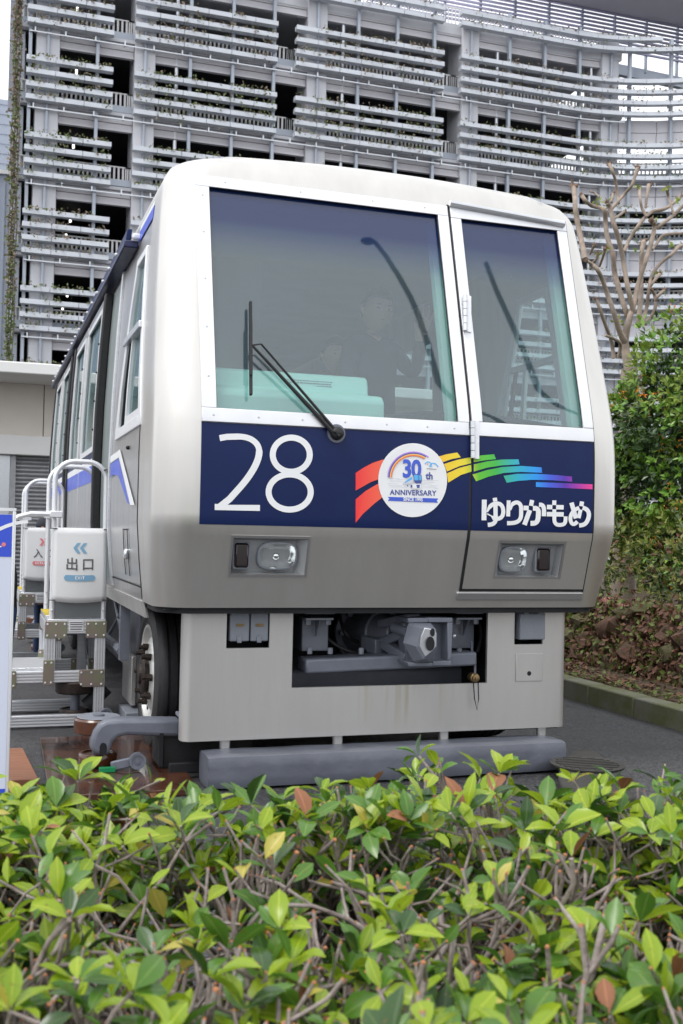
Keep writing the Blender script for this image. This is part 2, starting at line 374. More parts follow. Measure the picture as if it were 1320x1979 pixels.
M['kerbm'] = mat('mossy_kerb', (.17, .165, .135), .8, 0, .4, 5, .3, 60, col2=(.10, .115, .035))
M['soil'] = mat('leaf_litter_soil', (.075, .038, .025), .9, 0, .5, 18, .8, 40, col2=(.045, .04, .018))
b = MB()
for i in range(-2, 40):      # planting bed behind the kerb
    pass
NXS, NYS = 26, 60
vs = []; fs = []
for j in range(NYS+1):
    for i in range(NXS+1):
        x = 2.56+i*.6; y = -14+j*.75
        z = .12+.05*noise.noise((x*1.3, y*1.3, 0))+max(0, min(1, (x-3.0)/2.5))*.35
        vs.append((x, y, z))
for j in range(NYS):
    for i in range(NXS): a = j*(NXS+1)+i; fs.append((a, a+1, a+NXS+2, a+NXS+1))
b.add(vs, fs); bed = tag(b.build('planting_bed', 'soil'), kind='structure')
kerb = tag(bpy.data.objects.new('kerb', None), kind='structure'); COL.objects.link(kerb); kerb.location = (2.48, 0, 0)
random.seed(3)
kme = None
for i in range(42):
    y0 = -8+i*.6
    bb = MB().box((2.40, y0+.004, -.02), (2.56, y0+.596, .145+random.uniform(-.004, .004)))
    bb.build('kerb_stone', 'kerbm', kerb, bevel=.012)
# leaf litter and moss strip along the kerb
M['litter1'] = leafmat('brown_litter', (.085, .045, .028), (.22, .10, .06), .1, .7)
M['litter2'] = leafmat('green_litter', (.09, .13, .02), (.16, .20, .04), .2, .6)
def leaf_quad(mb, p, d, nrm, L, W, mi=0, fold=.25):
    d = d.normalized(); s = d.cross(nrm)
    if s.length < 1e-4: s = d.orthogonal()
    s.normalize(); u = s.cross(d)
    a = p; c = p+d*L; e = p+d*L*.5+s*W*.5+u*fold*W*.5; f = p+d*L*.5-s*W*.5+u*fold*W*.5; m1 = p+d*L*.5
    mb.add([a, e, c, f, m1], [(0, 4, 2, 1)[:3] if 0 else (0, 1, 4), (1, 2, 4), (0, 4, 3), (4, 2, 3)], mi)
def rdir(zb=0.):
    v = Vector((random.gauss(0, 1), random.gauss(0, 1), random.gauss(0, 1)+zb)); return v.normalized()
b = MB(); random.seed(11)
for i in range(6500):
    x = 2.57+abs(random.gauss(0, .38)); y = random.uniform(-2.5, 9)
    z = .12+.05*noise.noise((x*1.3, y*1.3, 0))+max(0, min(1, (x-3.0)/2.5))*.35+random.uniform(.0, .03)
    dd = rdir(); dd.z *= .35
    leaf_quad(b, Vector((x, y, z)), dd, Vector((random.gauss(0, .35), random.gauss(0, .35), 1)), random.uniform(.03, .075), random.uniform(.015, .035), 0 if random.random() < (.78 if x > 2.75 else .45) else 1)
tag(b.build('leaf_litter', ['litter1', 'litter2']), 'fallen brown leaves and small weeds behind the kerb', 'leaf litter', kind='stuff')

# rough mossy rock edging behind the bed, each rock a part
M['rock'] = mat('reddish_rock', (.15, .070, .05), .85, 0, .5, 5, .9, 22, col2=(.065, .05, .025))
M['rock2'] = mat('mossy_rock', (.13, .095, .06), .9, 0, .5, 6, .9, 26, col2=(.07, .085, .02))
M['rock3'] = mat('pinkish_rock', (.36, .17, .145), .85, 0, .4, 7, .7, 24, col2=(.20, .075, .06))
def rock_mesh(seed, mt):
    bm = bmesh.new(); bmesh.ops.create_icosphere(bm, subdivisions=2, radius=1)
    for v in bm.verts:
        n = v.co.normalized(); k = max(abs(n.x), abs(n.y), abs(n.z)); q = n*(.55+.45/k*.8)
        v.co = q*(1+.42*noise.noise(n*1.7+Vector((seed*3.1, 0, 0)))+.12*noise.noise(n*4+Vector((0, seed, 0))))
    me = bpy.data.meshes.new('rock'); bm.to_mesh(me); bm.free(); me.shade_smooth(); me.set_sharp_from_angle(angle=rad(24)); me.materials.append(M[mt]); return me
rocks = [rock_mesh(i, ['rock', 'rock2', 'rock', 'rock3', 'rock2', 'rock'][i]) for i in range(6)]
rw = thing('rock_wall', (3.35, 3, .1), 'low wall of reddish mossy rocks behind the kerb', 'rock wall')
random.seed(21)
y = -1.0
for row in range(4):
    y = -1.2+row*.13
    while y < 8.5:
        s = random.uniform(.08, .15); me = rocks[random.choice([0, 1, 2, 4, 5, 3] if row == 3 else [0, 1, 2, 4, 5])]
        if row == 3 and y > 3: me = rocks[random.choice([3, 3, 1, 0])]
        o = bpy.data.objects.new('rock', me); COL.objects.link(o)
        o.location = (3.22+row*.06+random.uniform(-.05, .05), y+s, .18+row*.15+random.uniform(-.02, .03)); o.scale = (s*1.2, s*1.35, s*(.75 if row < 3 else .45))
        o.rotation_euler = (random.uniform(-.4, .4), random.uniform(-.4, .4), random.uniform(0, 6))
        attach(o, rw); y += s*2.05
b = MB()
for i in range(15000):
    y = random.uniform(-1.5, 9); zz = random.uniform(.12, .76)
    leaf_quad(b, Vector((3.08+(zz-.12)*.35+random.uniform(-.05, .06), y, zz)), rdir(-.5), Vector((-1, random.gauss(0, .4), random.gauss(0.3, .5))), random.uniform(.03, .07), random.uniform(.02, .04), 0 if random.random() < .62 else 1)
tag(b.build('creeping_ivy', ['litter1', 'litter2']), 'withered ivy and moss creeping over the rock wall', 'ivy', kind='stuff')

# manhole cover on its low concrete plinth
mh = thing('manhole', (1.42, .25, 0), 'round dark manhole cover on a low worn concrete plinth', 'manhole')
M['oldconc'] = mat('worn_dark_concrete', (.045, .043, .038), .8, 0, .4, 6, .4, 50)
bb = MB(); pl = [onz(*p, .07) for p in [(1088, 1462), (1122, 1447), (1150, 1450), (1185, 1478), (1200, 1500), (1230, 1540), (1100, 1560), (1078, 1500)]]
bb.prism([(p.x, p.y, .0) for p in pl], (0, 0, .07)); bb.build('plinth', 'oldconc', mh, bevel=.01)
cc = onz(1135, 1478, .075)
bb = MB(); bb.lathe([(0, .0), (0, .19), (.012, .195), (.014, .18), (.010, .17), (.010, .0)], (cc.x, cc.y, .0705), (0, 0, 1), 32); bb.build('cover', 'oldconc', mh)
bb = MB()
for k in range(-4, 5):
    hw = math.sqrt(max(.0, .16**2-(k*.038)**2)); bb.box((cc.x-hw, cc.y+k*.038-.008, .080), (cc.x+hw, cc.y+k*.038+.008, .086))
bb.build('tread_ribs', 'oldconc', mh)

# ================================================================ CAR PARK BUILDING
cp = thing('car_park_building', (15, 46, 0), 'multi-storey grey car park with stacked rows of planter ledges', 'building')
M['conc']  = mat('pale_concrete', (.56, .565, .60), .75, 0, .1, .6, .1, 8)
M['panel'] = mat('spandrel_panel', (.57, .56, .59), .6, .1, .06, .5, .05, 6, stretch=(1, 1, 3))
M['plant'] = mat('planter_steel', (.60, .63, .68), .5, .15, .12, .8, .05, 10, stretch=(1, 1, 4))
M['post']  = mat('blue_grey_steel', (.40, .44, .50), .5, .3, .1, 1)
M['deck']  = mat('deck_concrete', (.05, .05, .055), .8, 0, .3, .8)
M['railw'] = mat('white_rail', (.62, .62, .62), .5, 0, .05, 2)
M['louv']  = mat('violet_grey_louvre', (.34, .33, .45), .4, .5, .1, .6)
M['lampw'] = mat('lit_tube', (1, 1, .95), .5, emit=(1, .98, .9), estr=1.6)
def fy(X):               # plan of the facade: straight, then curving forward to the right
    return 42.0 - .05*max(0, X-25.3)**2 if X < 34 else 42.0-.05*8.7**2-.87*(X-34)
TOP = [24.44-3.25*k for k in range(7)]
BAYS = [(-.71, 2.9), (3.79, 10.18), (11.03, 18.37), (19.23, 40.0)]
def ribbon(mb, X0, X1, dy0, dy1, z0, z1, step, gap=.0):
    n = max(1, round((X1-X0)/step)); d = (X1-X0)/n
    for i in range(n):
        a = X0+i*d+gap/2; c = X0+(i+1)*d-gap/2
        A = [(a, fy(a)+dy0), (c, fy(c)+dy0), (c, fy(c)+dy1), (a, fy(a)+dy1)]
        mb.add([(x, y, z0) for x, y in A]+[(x, y, z1) for x, y in A], [(0,3,2,1),(4,5,6,7),(0,1,5,4),(1,2,6,5),(2,3,7,6),(3,0,4,7)])
    return mb
random.seed(5)
M['fol_g'] = leafmat('planter_green', (.12, .16, .06), (.21, .25, .10), .2, .6)
M['fol_b'] = leafmat('planter_dry', (.20, .16, .12), (.30, .23, .17), .15, .8)
fol = MB()
def foliage(X0, X1, z, dens, green, hang=.2):
    for i in range(int((X1-X0)*dens)):
        X = random.uniform(X0+.1, X1-.1)
        if noise.noise((X*.9, z*1.7, 2)) < -.18: continue
        h = max(-.08, random.gauss(.05, .07))
        if random.random() < hang*.3: h = -random.uniform(.1, .5)
        mi = 0 if random.random() < green else 1
        s = random.uniform(.05, .11)
        leaf_quad(fol, Vector((X, fy(X)+random.uniform(-.04, .25) if h > 0 else fy(X)-.05, z+h)), rdir(.3), rdir(), s*1.5, s, mi)
GREEN = {0: .25, 1: .55, 2: .8, 3: .25, 4: .8, 5: .7, 6: .7}
for k, T in enumerate(TOP):
    for bi, (X0, X1) in enumerate(BAYS):
        for j in range(4):
            zt = T-.55*j
            b = ribbon(MB(), X0, X1, 0, .34, zt-.2, zt, 1.07, .022); b.build('planter', 'plant', cp, smooth=False)
            foliage(X0, min(X1, 32.5), zt, 30 if bi < 3 else 22, GREEN[k] if bi != 1 or k != 1 else .7, .5 if (bi == 1 and k == 1) else .2)
        # picket railing and kerb below it, set back behind the planters
        b = MB(); x = X0-.2; e = min(X1+.95, 34)
        while x < e:
            if not (28.2 < x and k == 0): b.box((x, fy(x)+.82, T-1.32), (x+.085, fy(x)+.86, T-.80))
            x += .19
        ee = e if k else min(e, 28.2)
        ribbon(b, X0-.2, ee, .80, .88, T-.80, T-.75, 1.5)
        tag(b.build('picket_railing', 'railw', cp, smooth=False), kind='stuff')
    e = 40 if k else 28.2
    ribbon(MB(), -.9, e, .76, .84, T-1.62, T-1.325, 2).build('deck_kerb', 'post', cp, smooth=False)
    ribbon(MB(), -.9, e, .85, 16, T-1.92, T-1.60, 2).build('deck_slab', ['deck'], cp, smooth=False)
    ribbon(MB(), -.9, e, .52, .848, T-1.87, T-1.73, 2).build('slab_ledge', 'conc', cp, smooth=False)
    b = ribbon(MB(), -.6, min(e, 36), .26, .31, T-2.13, T-2.08, 1.2)
    x = -.4
    while x < min(e, 34): b.box((x, fy(x)+.2, T-2.15), (x+.06, fy(x)+.40, T-1.93)); x += 1.25
    b.build('pipe_run', 'alu2', cp, smooth=False)
# roof level planters stand free against the sky
T = 27.69
for j, e in ((2, 29.8), (3, 31.3)):
    for bi, (X0, X1) in enumerate(BAYS):
        X1 = min(X1, e)
        ribbon(MB(), X0, X1, 0, .34, T-.55*j-.2, T-.55*j, 1.07, .022).build('planter', 'plant', cp, smooth=False)
        foliage(X0, X1, T-.55*j, 20, .4, .1)
b = MB(); x = -.9
while x < 28: b.box((x, fy(x)+.85, 26.1), (x+.05, fy(x)+.88, 27.0)); x += .19
ribbon(b, -.9, 28, .83, .90, 27.0, 27.06, 1.5)
tag(b.build('picket_railing', 'railw', cp, smooth=False), kind='stuff')
ribbon(MB(), -.9, 28.2, .8, 16, 25.80, 26.08, 2).build('roof_deck', 'conc', cp, smooth=False)
ribbon(MB(), -.9, 28.2, .62, .798, 25.60, 26.12, 2).build('slab_ledge', 'conc', cp, smooth=False)
# spandrel panels: two boards deep, one panel per post bay
PX = [-.75, .67, 2.22, 3.84, 4.75, 6.28, 8.2, 10.1, 11.7, 12.64, 14.15, 16.1, 18.0, 19.49, 20.38, 22.0, 23.95, 25.9, 27.13, 28.1, 29.9, 31.8, 33.7]
for k, T in enumerate(TOP):
    for a, c in zip(PX, PX[1:]):
        if (round(a, 2), round(c, 2)) in ((.67-1.42, .67), (3.84, 4.75), (11.7, 12.64), (19.49, 20.38), (27.13, 28.1)) or a < 0: continue
        if k == 0 and a > 28: continue
        h = .78 if a < 28 else .1
        b = MB()
        for z0, z1, dd in ((T+h, T+(h+1.36)/2-.012, .0), (T+(h+1.36)/2+.012, T+1.36, .03)):
            ribbon(b, a+.02, c-.02, .68-dd, .8, z0, z1, 2.5)
        ribbon(b, a+.02, c-.02, .60, .8, T+h-.05, T+h-.002, 2.5)
        b.build('spandrel_panel', 'panel', cp, smooth=False)
for (a, c) in ((-.3, .67), (3.84, 4.75), (11.7, 12.64), (19.49, 20.38), (27.13, 28.1)):
    MB().box((a, fy(a)+.46, 0), (c, fy(a)+2.2, 26.3 if a < 20 else 26.6)).build('column', 'conc', cp, bevel=.03)
    MB().cyl(((a+c)/2, fy(a)+.38, 0), ((a+c)/2, fy(a)+.38, 26), .07, n=8).build('downpipe', 'post', cp)
for x in [-.55, 2.25, 6.28, 8.2, 10.1, 14.15, 16.1, 18.0, 22.0, 23.95, 25.9, 28.5, 30.4, 32.3, 34.2]:
    top = 27.0 if x < 27 else (26.6 if x < 31 else 24.6)
    MB().box((x-.07, fy(x)+.36, 0), (x+.07, fy(x)+.56, top)).build('steel_post', 'post', cp, bevel=.01)
for x in (5.72, 13.5, 21.5, 26.7):
    MB().cyl((x, fy(x)+.75, 0), (x, fy(x)+.75, 25.2), .085, n=8).build('drainpipe', 'alu2', cp)
# end return on the left, dark rear wall of the decks
MB().box((-.95, 42.9, 0), (-.75, 58, 25.2)).build('end_wall', 'post', cp)
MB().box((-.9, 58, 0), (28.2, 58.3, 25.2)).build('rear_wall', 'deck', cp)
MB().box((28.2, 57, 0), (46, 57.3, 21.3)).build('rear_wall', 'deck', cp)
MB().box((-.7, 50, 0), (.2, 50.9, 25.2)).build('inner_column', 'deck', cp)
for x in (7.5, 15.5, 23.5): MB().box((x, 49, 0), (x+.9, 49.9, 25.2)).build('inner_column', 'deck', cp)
for px, py in [(150, 15), (148, 137), (147, 154), (142, 281), (133, 325), (136, 424), (128, 454), (130, 571), (121, 596), (292, 342)]:
    c = ony(px, py, 46.0); MB().box((c.x-.05, 46, c.z-.13 if py in (15, 137, 281, 424) else c.z-.06), (c.x+.05, 46.1, c.z+.13 if py in (15, 137, 281, 424) else c.z+.06)).build('deck_lamp', 'lampw', cp, bevel=.03)
# ramp beam seen through the free-standing planters
a = ony(1186, 134, 44.5); c = ony(1330, 160, 44.5)
MB().bar((a.x, 44.5, a.z), (c.x+6, 44.5, c.z-.3), .3, .55).build('ramp_beam', 'post', cp)
# rooftop louvre screen and eave
for i in range(10):
    z = 26.85+i*.205
    MB().box((15.0, 43.6, z), (48, 43.72, z+.085)).build('louvre', 'louv', cp)
for x in [15.2+i*1.93 for i in range(16)]:
    MB().box((x, 43.73, 26.0 if x > 19 else 26.4), (x+.09, 43.9, 28.7)).build('louvre_post', 'post', cp)
b = MB(); b.box((22.0, 41.3, 28.78), (60, 43.9, 28.86)); b.build('eave_soffit', 'panel', cp)
MB().box((22.0, 41.1, 28.79), (60, 41.298, 29.1)).build('eave_fascia', 'wallwht', cp)
tag(fol.build('planter_foliage', ['fol_g', 'fol_b'], cp, smooth=False), 'straggly green and withered planting in the ledges', kind='stuff')

# climbing plants up the left corner of the car park
vn = thing('climbing_vine', (-.95, 42.3, 0), 'narrow strip of green and brown vine climbing the car park corner', 'vine')
b = MB(); random.seed(8)
for i in range(2600):
    z = random.uniform(6, 28); 
    g = noise.noise((0, 0, z*.45))+.1
    if z > 20: g -= .25
    if z < 10: g += .4
    s = random.uniform(.07, .15)
    leaf_quad(b, Vector((-1.1+random.gauss(0, .10), 42.2+random.uniform(-.12, .1), z)), rdir(-.2), rdir(), s*1.4, s, 0 if random.random() < .5+g else 1)
tag(b.build('foliage', ['fol_g', 'fol_b'], vn, smooth=False), kind='stuff')
b = MB()
for k in range(4): b.tube([(-1.2+k*.09+.04*math.sin(z*1.7+k), 42.28, z) for z in range(0, 28)], .03, 5)
b.build('stem', 'bark', vn)
sp = thing('side_panel_wall', (-1.5, 44, 0), 'flat grey sheet wall behind the vine at the car park corner', 'wall')
M['sidew'] = mat('side_sheet', (.30, .31, .35), .6, .2, .08, .5)
a = ony(15, 212, 44); c = ony(40, 0, 44)
MB().box((a.x, 44, a.z), (c.x+.3, 44.2, 34)).build('sheet', 'sidew', sp)
for i in range(8): MB().box((a.x-.01, 43.985, a.z+i*1.6), (c.x+.3, 44.0, a.z+i*1.6+.03)).build('sheet_seam', 'post', sp)

# ribbed grey building further left
gb = thing('ribbed_metal_building', (-12, 66, 0), 'pale blue-grey ribbed metal building beyond the car park corner', 'building')
M['ribm'] = mat('ribbed_sheet', (.36, .40, .48), .5, .3, .06, .4)
a = ony(20, 194, 66)
MB().box((-26, 66, 0), (a.x+.6, 80, a.z)).build('wall', 'ribm', gb)
b = MB()
for i in range(46): b.box((-26, 65.96, i*.62), (a.x+.62, 66, i*.62+.10))
b.build('wall_ribs', 'ribm', gb)
a2 = ony(26, 340, 60)
MB().box((-26, 60, 0), (a2.x, 65.9, a2.z)).build('annex_wall', 'ribm', gb)
MB().box((-26, 59.8, a2.z), (a2.x+.25, 66, a2.z+.22)).build('annex_coping', 'wallwht', gb)
b = MB()
for i in range(60): b.box((a2.x-.1-i*.4, 59.95, 0), (a2.x-.02-i*.4, 60, a2.z))
b.build('annex_ribs', 'ribm', gb)

# ================================================================ LOW WHITE BUILDING WITH ROLLER SHUTTER
lb = thing('low_white_building', (0, 17, 0), 'low white building with deep canopy and grey roller shutter', 'building')
MB().box((-9, 14.6, 3.96), (7, 20, 4.16)).build('canopy', 'wallwht', lb, bevel=.02)
for i in range(14): MB().box((-9+i*1.15, 16.0, 2.98), (-9+i*1.15+1.135, 16.25, 3.96)).build('wall_panel', 'cream', lb, bevel=.006)
MB().box((-9, 15.85, 2.62), (7, 16.2, 2.98)).build('shutter_box', 'wallwht', lb, bevel=.015)
MB().box((-9, 16.26, 0), (7, 20, 3.96)).build('rear_block', 'cream', lb)
sh = ony(20, 900, 16.05).x
MB().box((-9, 16.0, 0), (sh-.0, 16.25, 2.615)).build('pier', 'alu2', lb, bevel=.01)
MB().box((sh, 15.98, 0), (sh+.10, 16.2, 2.615)).build('shutter_guide', 'shutter', lb, bevel=.01)
for i in range(34):
    z = .02+i*.0765
    b = MB(); pr = [(0, 0), (-.028, .018), (-.034, .036), (-.028, .054), (0, .072)]
    b.add([(sh+.10, 16.12+dy, z+dz) for dy, dz in pr]+[(4.5, 16.12+dy, z+dz) for dy, dz in pr], [(i_, i_+1, 6+i_, 5+i_) for i_ in range(4)])
    b.build('shutter_slat', 'shutter', lb, smooth=True, angle=60)
MB().box((4.5, 16.0, 0), (7, 16.25, 2.615)).build('pier', 'cream', lb, bevel=.01)
# ================================================================ TRAIN
X0 = .008                                   # centre line
PROF = [(.885, .125), (1.20, .028), (1.25, .012), (1.30, .002), (1.34, 0), (1.62, 0), (1.72, .003), (1.80, .010), (1.88, .024), (1.96, .043), (3.06, .351), (3.4, .446)]
WID = [(.80, 1.215), (.885, 1.235), (1.1, 1.258), (1.3, 1.272), (1.66, 1.272), (2.08, 1.262), (2.52, 1.24), (2.88, 1.215), (3.06, 1.195)]
yf = lambda z: lerp(PROF, z)
wd = lambda z: lerp(WID, z)
tr = thing('train_car', (X0, 4.3, 0), 'silver and navy front car of a rubber-tyred train numbered 28', 'train')
def fpx(px, py, off=0.):
    """photo pixel -> point on the front face of the cab (off metres proud of it)"""
    y = 0.
    for _ in range(25):
        p = ony(px, py, y-off); y = yf(p.z)
    return p
def esplit(o, th, off):
    m_ = o.modifiers.new('thickness', 'SOLIDIFY'); m_.thickness = th; m_.offset = off
    e_ = o.modifiers.new('sharp_edges', 'EDGE_SPLIT'); e_.split_angle = rad(50)
# ---- cab shell: lofted rows with real openings for windows and lamps
RX, RY = .19, .17
HEADL, HEADR = (-.885, -.512), (.53, .905)
HZ = (1.05, 1.228)
WINL, WIND = (-.992, .282), (.406, 1.011)
WZL, WZD = (1.835, 3.01), (1.845, 3.0)
rows = []
zz = [.885, .9, .97, 1.05, 1.14, 1.2, 1.228, 1.25, 1.275, 1.3, 1.34, 1.5, 1.62, 1.72, 1.775, 1.80, 1.835, 1.845, 1.88, 1.92, 1.96, 2.05, 2.2, 2.4, 2.6, 2.8, 2.9, 3.0, 3.01, 3.06]
for z in zz: rows.append((yf(z), z, wd(z), RX, RY, 0., 0., .60+max(0, z-1.8)*.13))
for y0, z, w_, rx, cr, ye in ((.372, 3.12, 1.18, .19, .005, .775), (.405, 3.165, 1.155, .2, .015, .785), (.455, 3.20, 1.115, .22, .03, .80), (.53, 3.225, 1.06, .25, .045, .82), (.63, 3.24, .98, .28, .055, .85), (.80, 3.25, .86, .3, .06, .90), (.895, 3.252, .8, .3, .06, .902)):
    rows.append((y0, z, w_, rx, min(.17, max(.002, ye-y0-.004)), cr, .02, ye))
xin = [-.992, -.885, -.7, -.512, -.3, -.1, .1, .282, .33, .406, .53, .7, .905, 1.011]
def row_pts(r):
    y0, z, w_, rx, ry, cr, drop, ye = r
    out = []
    nc = 7
    for i in range(4):  # left side from rear to corner
        t = i/4; out.append((X0-w_, ye+(y0+ry-ye)*t, z-drop))
    for i in range(nc+1):
        th = math.pi/2*(1-i/nc)
        out.append((X0-(w_-rx)-rx*math.sin(th), y0+ry*(1-math.cos(th)), z-drop*math.sin(th)))
    lim = w_-rx
    for x in xin:
        k = max(-lim*.999, min(lim*.999, x-X0)) if abs(x-X0) < lim else math.copysign(lim*(.93+.05*abs(x)), x)
        if abs(x) < .9 and lim < 1.0: k = (x-X0)*lim/1.085
        out.append((X0+k, y0, z+cr*(1-(k/w_)**2)))
    for i in range(nc+1):
        th = math.pi/2*i/nc
        out.append((X0+(w_-rx)+rx*math.sin(th), y0+ry*(1-math.cos(th)), z-drop*math.sin(th)))
    for i in range(3, -1, -1):
        t = i/4; out.append((X0+w_, ye+(y0+ry-ye)*t, z-drop))
    return out
G = [row_pts(r) for r in rows]; NC = len(G[0]); o0 = 12   # index of first inner column
cx = lambda x: o0+xin.index(x)
def hole(i, j):
    z0 = zz[i] if i+1 < len(zz) else 9
    if z0 == 9: return False
    z1 = zz[i+1]
    def inn(xa, xb, za, zb): return cx(xa) <= j < cx(xb) and z0 >= za-1e-6 and z1 <= zb+1e-6
    return inn(WINL[0], WINL[1], *WZL) or inn(WIND[0], WIND[1], *WZD) or inn(HEADL[0], HEADL[1], *HZ) or inn(HEADR[0], HEADR[1], *HZ)
b = MB(); vs = [p for r in G for p in r]
b.add(vs, [(i*NC+j, i*NC+j+1, (i+1)*NC+j+1, (i+1)*NC+j) for i in range(len(G)-1) for j in range(NC-1) if not hole(i, j)])
shell = b.build('cab_shell', 'steel', tr, angle=50)
esplit(shell, .012, -1)
# rolled lip under the cab
b = MB(); r0 = G[0]; b.add([(p[0]*.985, p[1]+.02, p[2]-.0) for p in r0]+[(p[0]*.985, p[1]+.02, p[2]-.03) for p in r0], [(j, j+1, NC+j+1, NC+j) for j in range(NC-1)])
b.build('cab_lower_lip', 'dark', tr)
b = MB(); b.add([(X0-1.2, .16, .875), (X0+1.2, .16, .875), (X0+1.2, 8.4, .875), (X0-1.2, 8.4, .875)], [(0, 1, 2, 3)]); b.build('underfloor_plate', 'dark', tr)

def zlist(z0, z1):
    return sorted({z0, z1, *[z for z in zz if z0 < z < z1]})
def front_plate(name, xa, xb, z0, z1, off, m, parent, th=.008, xt=None, bevel=0.):
    """plate that follows the raked front; xt = (xa, xb) at the top edge"""
    zs_ = zlist(z0, z1); b = MB(); n = len(zs_); F = []; B = []
    for z in zs_:
        t = (z-z0)/(z1-z0); a = xa+((xt[0]-xa)*t if xt else 0); c = xb+((xt[1]-xb)*t if xt else 0)
        F += [(a, yf(z)-off, z), (c, yf(z)-off, z)]; B += [(a, yf(z)-off+th, z), (c, yf(z)-off+th, z)]
    fs = []
    N = 2*n
    for i in range(n-1):
        fs += [(2*i, 2*i+1, 2*i+3, 2*i+2), (N+2*i, N+2*i+2, N+2*i+3, N+2*i+1), (2*i, 2*i+2, N+2*i+2, N+2*i), (2*i+1, N+2*i+1, N+2*i+3, 2*i+3)]
    fs += [(0, N, N+1, 1), (N-2, N-1, 2*N-1, 2*N-2)]
    b.add(F+B, fs); return b.build(name, m, parent, bevel=bevel)
# ---- navy panel, frames
front_plate('navy_band', -1.056, .338, 1.289, 1.775, .004, 'navy', tr)
wf = thing('x', (0, 0, 0), None, None); bpy.data.objects.remove(wf)
def frame(nm, x0, x1, z0, z1, ix0, ix1, iz0, iz1, off, parent, th=.014):
    """four mitre-butted plates round an opening as one frame mesh"""
    ob = []
    ob.append(front_plate(nm+'_sill', x0, x1, z0, iz0, off, 'alu', parent, th, bevel=.003))
    ob.append(front_plate(nm+'_head', x0, x1, iz1, z1, off, 'alu', parent, th, bevel=.003))
    ob.append(front_plate(nm+'_stile', x0, ix0, iz0+.001, iz1-.001, off, 'alu', parent, th, bevel=.003))
    ob.append(front_plate(nm+'_stile', ix1, x1, iz0+.001, iz1-.001, off, 'alu', parent, th, bevel=.003))
    return ob
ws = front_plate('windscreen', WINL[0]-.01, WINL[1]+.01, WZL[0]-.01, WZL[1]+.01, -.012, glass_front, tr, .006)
frame('window_frame', -1.056, .336, 1.777, 3.062, -.985, .275, 1.845, 3.002, .012, ws)
front_plate('rubber_seal', -.990, .280, 1.836, 1.846, .004, 'rubber', ws, .006); front_plate('rubber_seal', -.990, .280, 3.0, 3.008, .004, 'rubber', ws, .006)
front_plate('rubber_seal', -.990, -.982, 1.845, 3.0, .004, 'rubber', ws, .006); front_plate('rubber_seal', .270, .280, 1.845, 3.0, .004, 'rubber', ws, .006)
# rivets along the frames
b = MB()
def rivet(x, z, off=.012, r=.006): b.ball((x, yf(z)-off, z), r, 8, 4, (1, .5, 1))
for x in [-1.0, -.78, -.56, -.34, -.12, .1, .25]: rivet(x, 1.81)
for x in [-.9, -.5, -.1, .2]: rivet(x, 3.035)
for z in [2.0, 2.25, 2.5, 2.75, 2.95]: rivet(-1.02, z)
tag(b.build('frame_rivets', 'alu2', ws), kind='stuff')
# ---- emergency door in the front, right of the windscreen
dr = front_plate('emergency_door', .352, 1.066, .985, 1.036, .006, 'steel', tr, .010)
front_plate('door_skin', .352, 1.066, 1.242, 1.288, .006, 'steel', dr, .010); front_plate('door_skin', .352, HEADR[0]-.0125, 1.036, 1.242, .006, 'steel', dr, .010); front_plate('door_skin', HEADR[1]+.0125, 1.066, 1.036, 1.242, .006, 'steel', dr, .010)
front_plate('door_navy_panel', .352, 1.062, 1.289, 1.775, .008, 'navy', dr, .010)
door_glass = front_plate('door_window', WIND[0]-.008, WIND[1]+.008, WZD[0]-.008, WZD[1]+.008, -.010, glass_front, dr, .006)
frame('door_frame', .352, 1.066, 1.777, 3.062, .412, 1.006, 1.85, 2.995, .014, dr)
for a in ((.408, .414, 1.85, 2.995), (1.004, 1.01, 1.85, 2.995)): front_plate('rubber_seal', *a, .004, 'rubber', dr, .006)
front_plate('rubber_seal', .406, 1.011, 1.845, 1.853, .004, 'rubber', dr, .006); front_plate('rubber_seal', .406, 1.011, 2.992, 3.0, .004, 'rubber', dr, .006)
front_plate('door_gap', .337, .352, .98, 3.072, .003, 'rubber', dr, .006, xt=(.337, .352)); front_plate('door_gap', 1.066, 1.074, .98, 3.062, .003, 'rubber', dr, .006)
front_plate('door_gap', .337, 1.074, .970, .985, .003, 'rubber', dr, .006)
front_plate('door_step', .325, 1.07, .925, .966, .012, 'steel_v', dr, .014, bevel=.004)
front_plate('navy_edge', 1.062, 1.066, 1.289, 1.775, .0085, 'dark', dr, .006)
b = MB(); b.tube([fpx(869, 393, .022), fpx(1090, 434, .022)], .017, 10); b.build('rain_drip_rail', 'alu2', dr)
for (pa, pb) in (((899, 570), (899, 640)), ((914, 813), (914, 886))):
    b = MB(); p, q = fpx(*pa, .03), fpx(*pb, .03); n = 5
    for i in range(n):
        s_, e_ = p.lerp(q, i/n+.008), p.lerp(q, (i+1)/n-.008); b.cyl(s_, e_, .0125, n=10)
    b.build('hinge', 'alu2', dr)
    b = MB(); b.bar(p+Vector((.022, .012, 0)), q+Vector((.022, .012, 0)), .035, .008, (0, 1, 0)); b.build('hinge_leaf', 'alu', dr)

